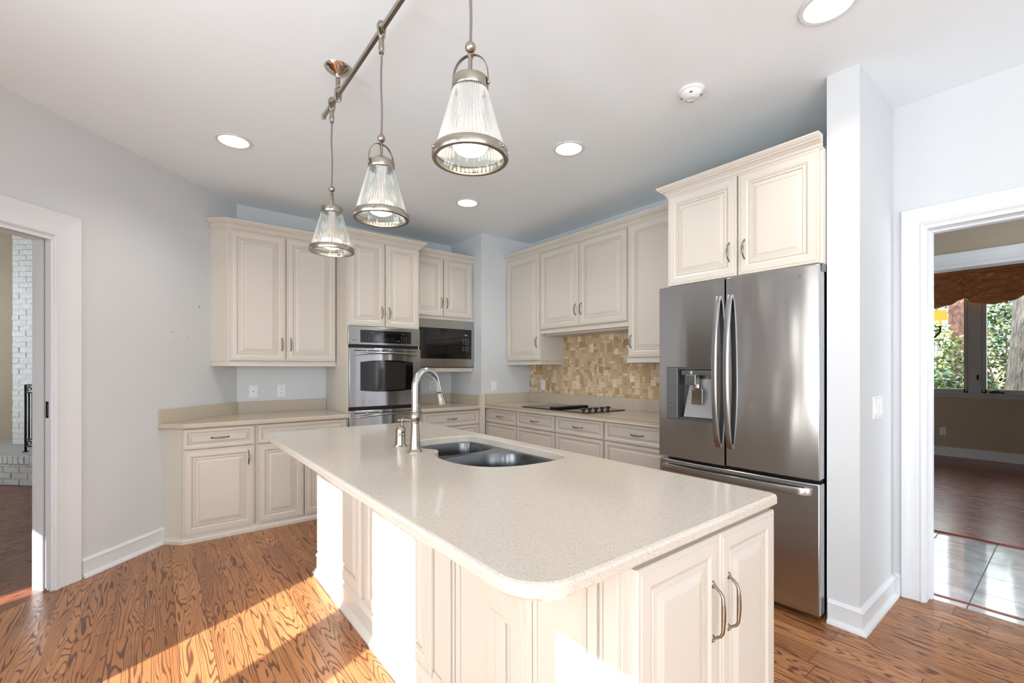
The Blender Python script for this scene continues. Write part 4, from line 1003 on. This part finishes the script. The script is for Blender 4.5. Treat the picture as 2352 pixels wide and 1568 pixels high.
# ================================================================== FAMILY ROOM: hearth, brick, screen
FB = FA(-1.9, 7.93, -45)     # hearth front line x+y=6.03, local x runs (.707,-.707), +y away
def bricks(mb, x0, x1, z0, z1, y, bw=.205, bh=.068, soldier=False, seed=1):
    rnd = random.Random(seed); z = z0; r_ = 0
    while z < z1 - .01:
        h_ = min(bh, z1 - z); x = x0 - (bw / 2 if r_ % 2 else 0)
        while x < x1:
            a = max(x, x0) + .004; c_ = min(x + bw, x1) - .004
            if c_ - a > .02: d = rnd.uniform(.006, .013); mb.box(a, y - d, z + .004, c_, y + .03, z + h_ - .004, 0, .003)
            x += bw
        z += h_; r_ += 1
    mb.box(x0, y + .001, z0, x1, y + .06, z1)
hb = MB(FB); hb.box(-.6, .06, 0, 1.5, 1.13, .315); bricks(hb, -.6, 1.5, .0, .225, 0); bricks(hb, -.6, 1.5, .228, .318, 0, bw=.068, bh=.09, seed=4)
hb.box(-.6, -.012, .312, 1.5, 1.13, .322, 0, .003)
tag(hb.build('hearth', M_BRICK), 'low white painted brick hearth seen through the left doorway', 'hearth')
b = MB(FB); bricks(b, .02, 1.5, .323, 3.68, .66, seed=7); b.box(.035, .72, .323, 1.5, 1.1, 3.69)
tag(b.build('chimney_breast', M_BRICK), 'white painted brick chimney breast rising behind the hearth', 'chimney')
slab('wall_family_room_fireplace', [tuple((FB @ Vector(p))[:2]) for p in ((-1.9, 1.14, 0), (2.2, 1.14, 0), (2.2, 1.2, 0), (-1.9, 1.2, 0))], 0, 3.7, M_BEIGE)
fs = thing('fireplace_screen', 'black wrought iron fireplace screen standing on the white hearth', 'fireplace screen', tuple(FB @ Vector((.82, .215, .323))))
Fs = FB @ T(.815, .215, .323)
b = MB(Fs)
def bar_(x0, z0, x1, z1, r_=.008): b.tube([(x0, 0, z0), (x1, 0, z1)], r_, 6)
bar_(0, 0, 0, .77, .011); bar_(.45, 0, .45, .77, .011); b.box(-.02, -.02, 0, .02, .02, .008)
for z in (.765, .68, .145, .065): bar_(0, z, .45, z + 0, .009)
for k in range(1, 10): bar_(.045 * k, .145, .045 * k, .68, .008)
b.build('frame', M_IRON, fs)
b = MB(Fs)
for zc in (.722, .105):
    for k in range(5): b.tube([(.05 + .09 * k + (.016 + .022 * t / 14) * math.cos(t * .75), 0, zc + (.010 + .020 * t / 14) * math.sin(t * .75)) for t in range(15)], .005, 6); b.tube([(.01 + .09 * k, 0, zc - .035), (.045 + .09 * k, 0, zc + .035)], .005, 6)
b.build('scrollwork', M_IRON, fs)

# ================================================================== DINING ROOM WINDOW, VALANCE, CHANDELIER
b = MB(); x0, x1 = 9.10, 9.16
b.box(9.05, -.97, .860, 9.10, 2.12, .925, 0, .003); b.box(9.03, -.99, .915, 9.12, 2.14, .935, 0, .003); struct(b.build('trim_11', M_WINFR))
def win(name, y0, y1):
    b = MB(); t = .045
    b.box(9.10, y0, .935, 9.17, y0 + t, 2.55); b.box(9.10, y1 - t, .935, 9.17, y1, 2.55); b.box(9.10, y0, .935, 9.17, y1, .985); b.box(9.10, y0, 2.5, 9.17, y1, 2.55)
    b.box(9.085, y0 + .012, .95, 9.10, y0 + .030, 2.53); b.box(9.085, y1 - .030, .95, 9.10, y1 - .012, 2.53)
    o = struct(b.build(name, M_WINFR)); b = MB(); b.box(9.130, y0 + t - .004, .98, 9.134, y1 - t + .004, 2.505); b.build('pane', M_GLASS, o); return o
for i, (y0, y1) in enumerate(((1.015, 1.565), (1.60, 2.10), (.325, .880), (-.30, .25), (-.95, -.36))):
    win('window_%d' % (i + 7), y0, y1)
b = MB()
for y0, y1 in ((.880, 1.015), (.25, .325), (-.36, -.30), (1.565, 1.60)): b.box(9.075, y0, .93, 9.16, y1, 2.55, 0, .003)
struct(b.build('trim_12', M_WINFR))
wl = bpy.data.objects['window_9']
b = MB(); b.box(9.055, .905, 1.12, 9.074, .925, 1.19, 0, .003); b.tube([(9.06, .915, 1.17), (9.045, .915, 1.17), (9.04, .915, 1.12)], .006, 8); tag(b.build('window_latch', M_IRON), 'small dark latch on the dining room window post', 'latch')
b = MB(); b.box(9.05, .66, .936, 9.085, .80, .955, 0, .003); b.tube([(9.06, .78, .958), (9.05, .73, .972), (9.05, .70, .962)], .007, 8); tag(b.build('window_crank', M_IRON), 'dark crank on the sill of the dining room window', 'window crank')
def swag(y0, y1, drop0, drop1, lab):
    b = MB(); nu, nv = 30, 22; g = []
    for i in range(nu + 1):
        rw = []
        for j in range(nv + 1):
            u = i / nu; v_ = j / nv; y = y0 + (y1 - y0) * u; cat = 1 - (2 * u - 1) ** 2
            low = drop0 + (drop1 - drop0) * cat ** .8; z = 2.63 - (2.63 - low) * v_
            fold = .034 * math.sin(v_ * 24 + cat * 9.0 - abs(2 * u - 1) * 3) * (.3 + v_) + .01 * math.sin(v_ * 55 + u * 9)
            sweep_ = cat * v_
            rw.append(b.v((8.95 - .06 * math.sin(v_ * math.pi * .8) * cat + fold, y, z + .012 * math.sin(u * 30 + v_ * 4) * v_ * (1 - cat))))
        g.append(rw)
    for i in range(nu):
        for j in range(nv): b.f([g[i][j], g[i + 1][j], g[i + 1][j + 1], g[i][j + 1]], 0, True)
    return b
vl = thing('window_valance', 'brown satin swag valance across the top of the dining room window', 'valance', (8.96, .6, 2.6))
for y0, y1 in ((1.04, 1.66), (1.64, 2.2), (.42, 1.06), (-.20, .44), (-.85, -.18)):
    o = swag(y0, y1, 2.29, 2.155, '').build('swag', M_SATIN, vl, recalc=False); m_ = o.modifiers.new('thick', 'SOLIDIFY'); m_.thickness = .004
b = MB(); b.box(8.93, -.95, 2.62, 9.07, 2.25, 2.66, 0, .004); b.build('mounting_board', M_SATIN, vl)
chc = (6.95, 1.30, 1.60)
ch = thing('chandelier', 'dark chandelier with small lit orange shades, half hidden by the right door frame', 'chandelier', chc)
b = MB(); b.lathe([(0, 0), (.02, .01), (.045, .05), (.02, .10), (.015, .20), (.035, .26), (.02, .32), (.008, .36), (.008, 1.10), (.05, 1.13), (.05, 1.145), (0, 1.145)], chc, 20); b.build('column', M_IRON, ch)
for k in range(6):
    a = k * math.pi / 3 - 1.35; ca, sa = math.cos(a), math.sin(a); Ax = lambda r_, z: (chc[0] + ca * r_, chc[1] + sa * r_, chc[2] + z)
    b = MB(); b.tube([Ax(.02, .08), Ax(.08, .02), Ax(.16, .0), Ax(.25, .03), Ax(.30, .10), Ax(.30, .15)], .009, 8); b.lathe([(0, 0), (.035, .004), (.035, .010), (0, .010)], Ax(.30, .15), 16); arm = b.build('arm', M_IRON, ch)
    b = MB(); b.lathe([(0, .01), (.012, .01), (.012, .07), (0, .07)], Ax(.30, .15), 12); b.build('candle', M_SHADE, arm)
    b = MB(); b.lathe([(.062, .075), (.062, .077), (.054, .19), (.053, .19), (.060, .076)], Ax(.30, .15), 20); b.build('lamp_shade', M_SHADE, arm)

# ================================================================== GARDEN
slab('ground', [(9.3, -14), (45, -14), (45, 22), (9.3, 22)], -.5, -.35, M_GROUND)
def trunk(name, label, x, y, r0, r1, h, mat, lean, seed):
    b = MB(); loops = []
    for i in range(34):
        t = i / 33; z = -.36 + h * t; lp = []
        for k in range(40):
            a = 2 * math.pi * k / 40; rr = r0 + (r1 - r0) * t; rr *= 1 + .07 * mnoise.noise(Vector((math.cos(a) * 2, math.sin(a) * 2, z * .8 + seed))) + .05 * mnoise.noise(Vector((math.cos(a) * 7, math.sin(a) * 7, z * 1.5 + seed)))
            if i < 5: rr *= 1 + (5 - i) * .07
            lp.append((x + lean[0] * t + rr * math.cos(a), y + lean[1] * t + rr * math.sin(a), z))
        loops.append(lp)
    b.loft(loops, 0, True); return tag(b.build(name, mat), label, 'tree')
trunk('tree_trunk', 'massive grey oak trunk outside the dining room window, upper part in sun', 12.1, .33, .62, .55, 5.5, M_BARK, (.1, -.25), 1)
trunk('tree_trunk', 'slimmer reddish tree trunk behind the shrubs outside the dining room window', 15.9, 1.92, .21, .18, 5.5, M_BARK2, (.0, .05), 5)
def shrub(name, label, cx, cy, cz, rx, ry, rz, n, seed, pal):
    root = thing(name, label, 'shrub', (cx, cy, -.35), 'shrubs outside the dining room window'); rnd = random.Random(seed)
    b = MB()
    for k in range(7):
        a = rnd.uniform(0, 6.28); b.tube([(cx, cy, -.35), (cx + .3 * rx * math.cos(a), cy + .3 * ry * math.sin(a), cz * .5), (cx + .8 * rx * math.cos(a), cy + .8 * ry * math.sin(a), cz + rz * rnd.uniform(-.2, .6))], [.03, .02, .008], 6)
    b.build('branches', M_BARK2, root)
    b = MB(); cl = b.bm.loops.layers.float_color.new('tint')
    for _ in range(n):
        d = Vector((rnd.gauss(0, 1), rnd.gauss(0, 1), rnd.gauss(0, 1))).normalized() * rnd.uniform(.35, 1) ** .5
        c_ = Vector((cx + d.x * rx, cy + d.y * ry, cz + d.z * rz)); ax = Vector((rnd.uniform(-1, 1), rnd.uniform(-1, 1), rnd.uniform(-.8, .5))).normalized()
        sd = ax.cross(Vector((rnd.uniform(-1, 1), rnd.uniform(-1, 1), rnd.uniform(-1, 1)))).normalized(); l_ = rnd.uniform(.07, .13); w_ = l_ * .28
        vs = [b.v(c_), b.v(c_ + ax * l_ * .5 + sd * w_), b.v(c_ + ax * l_), b.v(c_ + ax * l_ * .5 - sd * w_)]; f_ = b.f(vs)
        cc = rnd.choice(pal); cc = (lin(cc[0]), lin(cc[1]), lin(cc[2]), 1)
        for q in f_.loops: q[cl] = cc
    b.build('foliage', M_LEAF, root, recalc=False)
G1 = [(44, 74, 34), (62, 94, 42), (104, 128, 66), (30, 56, 30), (136, 144, 84)]
G2 = [(26, 56, 38), (40, 76, 52), (70, 106, 68), (22, 44, 30)]
shrub('garden_shrub', 'dark glossy green shrub low under the left window pane', 12.5, 1.85, .55, .75, .8, .75, 2600, 1, G2 + G1)
shrub('garden_shrub', 'bright green shrub filling the middle of the left window pane', 14.3, 2.55, 1.6, 1.0, .95, .95, 2600, 2, G1)
shrub('garden_shrub', 'green shrub behind the oak trunk in the narrow gap of the right pane', 13.75, .98, 1.35, .6, .5, 1.6, 2400, 3, G2 + G1)
shrub('garden_shrub', 'tall leafy shrub high behind the chandelier', 17.9, 3.7, 3.2, 1.2, 1.4, 1.7, 2800, 4, G1)
shrub('garden_shrub', 'background foliage between the two trunks, high up', 17.8, .9, 3.0, 1.3, 1.25, 2.1, 3400, 6, G2 + G1)
shrub('garden_shrub', 'broad dark hedge in front of the pale fence', 19.8, 2.2, 2.6, .5, 4.2, 3.0, 6500, 9, G2)
b = MB()
for k in range(60): b.box(20.5, -4 + k * .2, -.35, 20.53, -4 + k * .2 + .19, 1.75)
tag(b.build('garden_fence', M_FENCE), 'pale tan board fence far behind the shrubs', 'fence')
